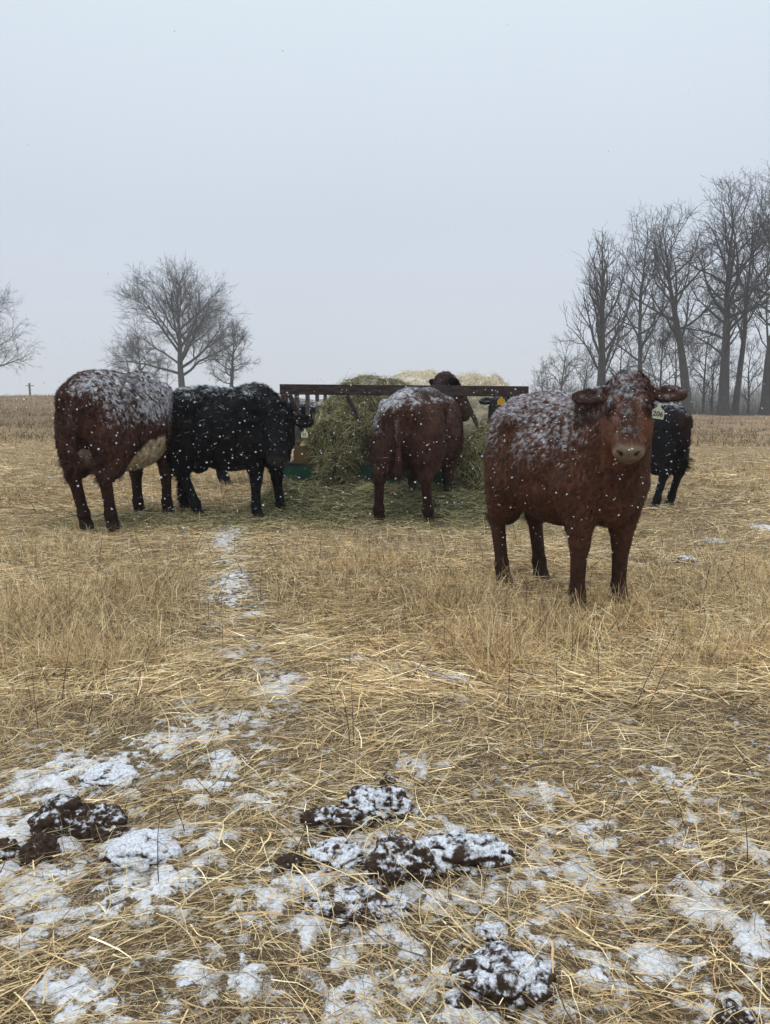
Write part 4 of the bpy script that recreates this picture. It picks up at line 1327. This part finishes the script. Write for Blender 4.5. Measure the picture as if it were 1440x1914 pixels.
ROUND = [(0, 0.52), (0.25, 0.58), (0.55, 0.46), (0.85, 0.28), (1, 0.12)]
TALL = [(0, 0.28), (0.3, 0.36), (0.6, 0.32), (0.85, 0.2), (1, 0.08)]
GL = 'bare trees on the left horizon'
GR = 'bare trees in the right hand row'
tree('largest bare tree with a rounded crown behind the black cow on the left horizon', 342, 745, 530, 105, 5, GL, r0=0.5, start=0.18, prof=[(t_, r_ * 1.15) for t_, r_ in ROUND], ang=(64, 42, 20), n_limbs=24, dens=0.95, wig=0.08, twig=0.018, levels=4)
tree('smaller bare tree left of the largest one, behind the red and cream cow', 262, 745, 630, 118, 2, GL, r0=0.26, start=0.18, prof=ROUND, ang=(60, 45, 25), n_limbs=16, twig=0.018, dens=1.3, levels=4)
tree('bushy round bare tree right of the largest one above the back of the black cow', 432, 745, 612, 112, 8, GL, r0=0.34, start=0.22, prof=[(0, 0.40), (0.3, 0.44), (0.6, 0.38), (0.85, 0.24), (1, 0.1)], ang=(85, 55, 22), n_limbs=24, twig=0.018, dens=1.3, levels=4)
tree('thin sapling between the two left trees', 313, 745, 672, 100, 4, GL, name='bare_sapling', r0=0.08, start=0.25, prof=TALL, ang=(50, 40, 25), n_limbs=9, twig=0.016, dens=0.9)
tree('wide bare tree cut off by the left edge of the photo', -40, 748, 532, 110, 5, GL, r0=0.5, start=0.16, prof=[(0, 0.50), (0.3, 0.50), (0.6, 0.40), (0.85, 0.25), (1, 0.1)], ang=(70, 48, 22), n_limbs=26, twig=0.018, dens=0.95, levels=4)

tree('pollarded bare tree with many upright shoots, leftmost large one of the right row', 1124, 768, 460, 72, 10, GR, r0=0.48, start=0.16, prof=[(0, 0.46), (0.3, 0.46), (0.6, 0.36), (1, 0.10)], ang=(52, 28, 12), n_limbs=26, twig=0.020, dens=0.85, up=0.45)
tree('slender bare tree with a narrow crown right of the pollarded one', 1196, 772, 418, 80, 11, GR, r0=0.30, start=0.26, prof=TALL, ang=(62, 45, 24), n_limbs=24, twig=0.017, dens=0.82, levels=4)
tree('leaning bare tree with a forked spreading crown behind the white tagged cow', 1288, 776, 402, 78, 12, GR, lean=-0.30, r0=0.50, start=0.34, prof=[(0, 0.34), (0.3, 0.36), (0.7, 0.26), (1, 0.08)], ang=(60, 40, 22), n_limbs=20, twig=0.018, dens=0.82, levels=4)
tree('tallest and thickest bare tree of the right row', 1352, 778, 375, 76, 13, GR, r0=0.56, start=0.28, prof=[(0, 0.30), (0.3, 0.40), (0.65, 0.34), (1, 0.10)], ang=(66, 42, 22), n_limbs=30, twig=0.018, dens=0.82, levels=4)
tree('slim second trunk close beside the thickest tree of the right row', 1372, 778, 380, 77.5, 14, GR, lean=0.15, r0=0.34, start=0.34, prof=TALL, ang=(50, 36, 20), n_limbs=18, twig=0.017, dens=0.9)
tree('tall bare tree at the right edge of the photo', 1428, 780, 330, 74, 15, GR, r0=0.42, start=0.38, prof=TALL, ang=(58, 40, 20), n_limbs=26, twig=0.018, dens=0.78, levels=4)
tree('pale thin trunk standing against the tree at the right edge', 1441, 782, 420, 72, 16, GR, r0=0.16, start=0.35, prof=TALL, ang=(45, 35, 20), n_limbs=16, twig=0.016, dens=0.8)
und = [(1048, 770, 640, 84, 'low bushy bare tree at the left end of the right row'), (1160, 772, 600, 88, 'thin bare tree between the pollarded tree and the slender one'),
       (1232, 774, 585, 84, 'small twisted bare tree left of the leaning one'), (1258, 774, 600, 86, 'small bare tree with two stems just left of the leaning tree'),
       (1315, 776, 590, 83, 'small bare tree between the leaning tree and the thickest tree'), (1330, 776, 640, 82, 'short bushy bare tree at the foot of the thickest tree'),
       (1398, 778, 640, 80, 'short bare tree between the thickest tree and the right edge'), (1015, 768, 690, 90, 'lowest twiggy shrub like tree right of the feeder'),
       (1090, 770, 660, 86, 'short bare tree in front of the pollarded tree foot')]
for i, (px, by, ty, Y, lb) in enumerate(und):
    tree(lb, px, by, ty, Y, 40 + i, GR, r0=0.15, start=0.16, prof=[(0, 0.38), (0.4, 0.40), (0.8, 0.26), (1, 0.1)], ang=(60, 45, 25), n_limbs=14, twig=0.017, dens=1.3, levels=4)

# undergrowth and far wood beyond the row: one mass
rd = np.random.default_rng(900)
def brush(n, u0, u1, y0, y1, hmin, hmax, w, zf):
    y = rd.uniform(y0, y1, n).astype(np.float32); u = rd.uniform(u0, u1, n); x = (u * y).astype(np.float32)
    z = zf(x, y)
    c = np.tile(lin(78, 72, 66)[None], (n, 1)) * (0.6 + 0.8 * rd.random((n, 1)))
    return ribbons(np.stack([x, y, z], -1).astype(np.float32), rd.random(n) * 6.28, np.clip(rd.normal(1.25, 0.3, n), 0.3, 1.55), rd.uniform(hmin, hmax, n), np.full(n, w), rd.normal(0.1, 0.3, n), c.astype(np.float32), 4, 0.18, rd)
zf = lambda x, y: ground_z(x, y) - 0.1
V, Fq, C = join_parts([brush(2600, 0.19, 0.62, 74, 84, 0.4, 2.0, 0.030, zf), brush(700, 0.26, 0.62, 78, 90, 1.0, 3.5, 0.035, zf)])
add('undergrowth', mesh_from('undergrowth', V, Fq, C), M_straw, kind='stuff')
zf2 = lambda x, y: ground_z(x, y) - 1.0
V, Fq, C = join_parts([brush(16000, 0.20, 0.75, 230, 320, 5, 15, 0.22, zf2)])
add('distant_woods', mesh_from('distant_woods', V, Fq, C), M_straw, kind='stuff')

# posts
def post(label, px, by, ty, Y, w, mat, name, cat, arm=False):
    b, t = at(px, by, Y), at(px, ty, Y)
    m = MB().bar((0, 0, -0.2), (0, 0, t[2] - b[2]), w, w)
    if arm:
        m.box((0, w * 0.5 + 0.07, t[2] - b[2] - 0.5), (1.6, 0.12, 0.14))
    return m.build(name, mat, bevel=w * 0.12, loc=tuple(b), label=label, cat=cat)
post('far utility pole standing alone on the left horizon', 57, 745, 716, 150, 0.30, M_post, 'utility_pole', 'pole', True)
post('short dark fence post at the foot of the leaning tree', 1282, 776, 731, 70, 0.28, M_post, 'fence_post', 'post')

# ------------------------------------------------------------------ falling snow
rg = np.random.default_rng(1234)
n = 2600
y = (0.9 + (9.0 - 0.9) * rg.random(n) ** 0.75)
x = (rg.random(n) * 2 - 1) * (0.62 * y + 0.2)
z = np.clip(1.15 + np.where(rg.random(n) < 0.08, rg.random(n) * 0.6 * y, (rg.random(n) - 0.75) * 0.22 * y - 0.01 * y), 0.04, 99)
r_ = np.clip(rg.lognormal(math.log(0.0021), 0.5, n), 0.0008, 0.006) * np.clip(0.45 + y / 6, 0, 1)
r_ = np.minimum(r_, 0.00082 * y * (0.5 + 0.8 * rg.random(n)))
iv, if_ = ico(2)
sc = 0.75 + 0.5 * rg.random((n, len(iv), 1))
stx = np.stack([0.8 + 0.8 * rg.random(n), np.ones(n), 0.8 + 0.6 * rg.random(n)], -1)[:, None]
Vf = (iv[None] * sc * stx * r_[:, None, None] + np.stack([x, y, z], -1)[:, None]).reshape(-1, 3)
Ff = (if_[None] + (np.arange(n) * len(iv))[:, None, None]).reshape(-1, 3)
add('falling_snow', mesh_from('falling_snow', Vf, Ff, None, True), M_flake, kind='stuff')

# ------------------------------------------------------------------ haze: closed box of air full of fine snow
hz = bpy.data.materials.new('haze')
hz.use_nodes = True
t = hz.node_tree
t.nodes.clear()
oo = t.nodes.new('ShaderNodeOutputMaterial')
pv = t.nodes.new('ShaderNodeVolumePrincipled')
pv.inputs['Color'].default_value = (0.93, 0.95, 0.98, 1)
pv.inputs['Density'].default_value = 0.0012
t.links.new(pv.outputs[0], oo.inputs['Volume'])
hb = MB()
zlo, zhi = float(GZ.min()) - 1.0, 34.0
hb.box((0, 287.5, (zlo + zhi) / 2), (900, 700, zhi - zlo))
hb.build('haze', hz, bevel=0, kind='stuff')
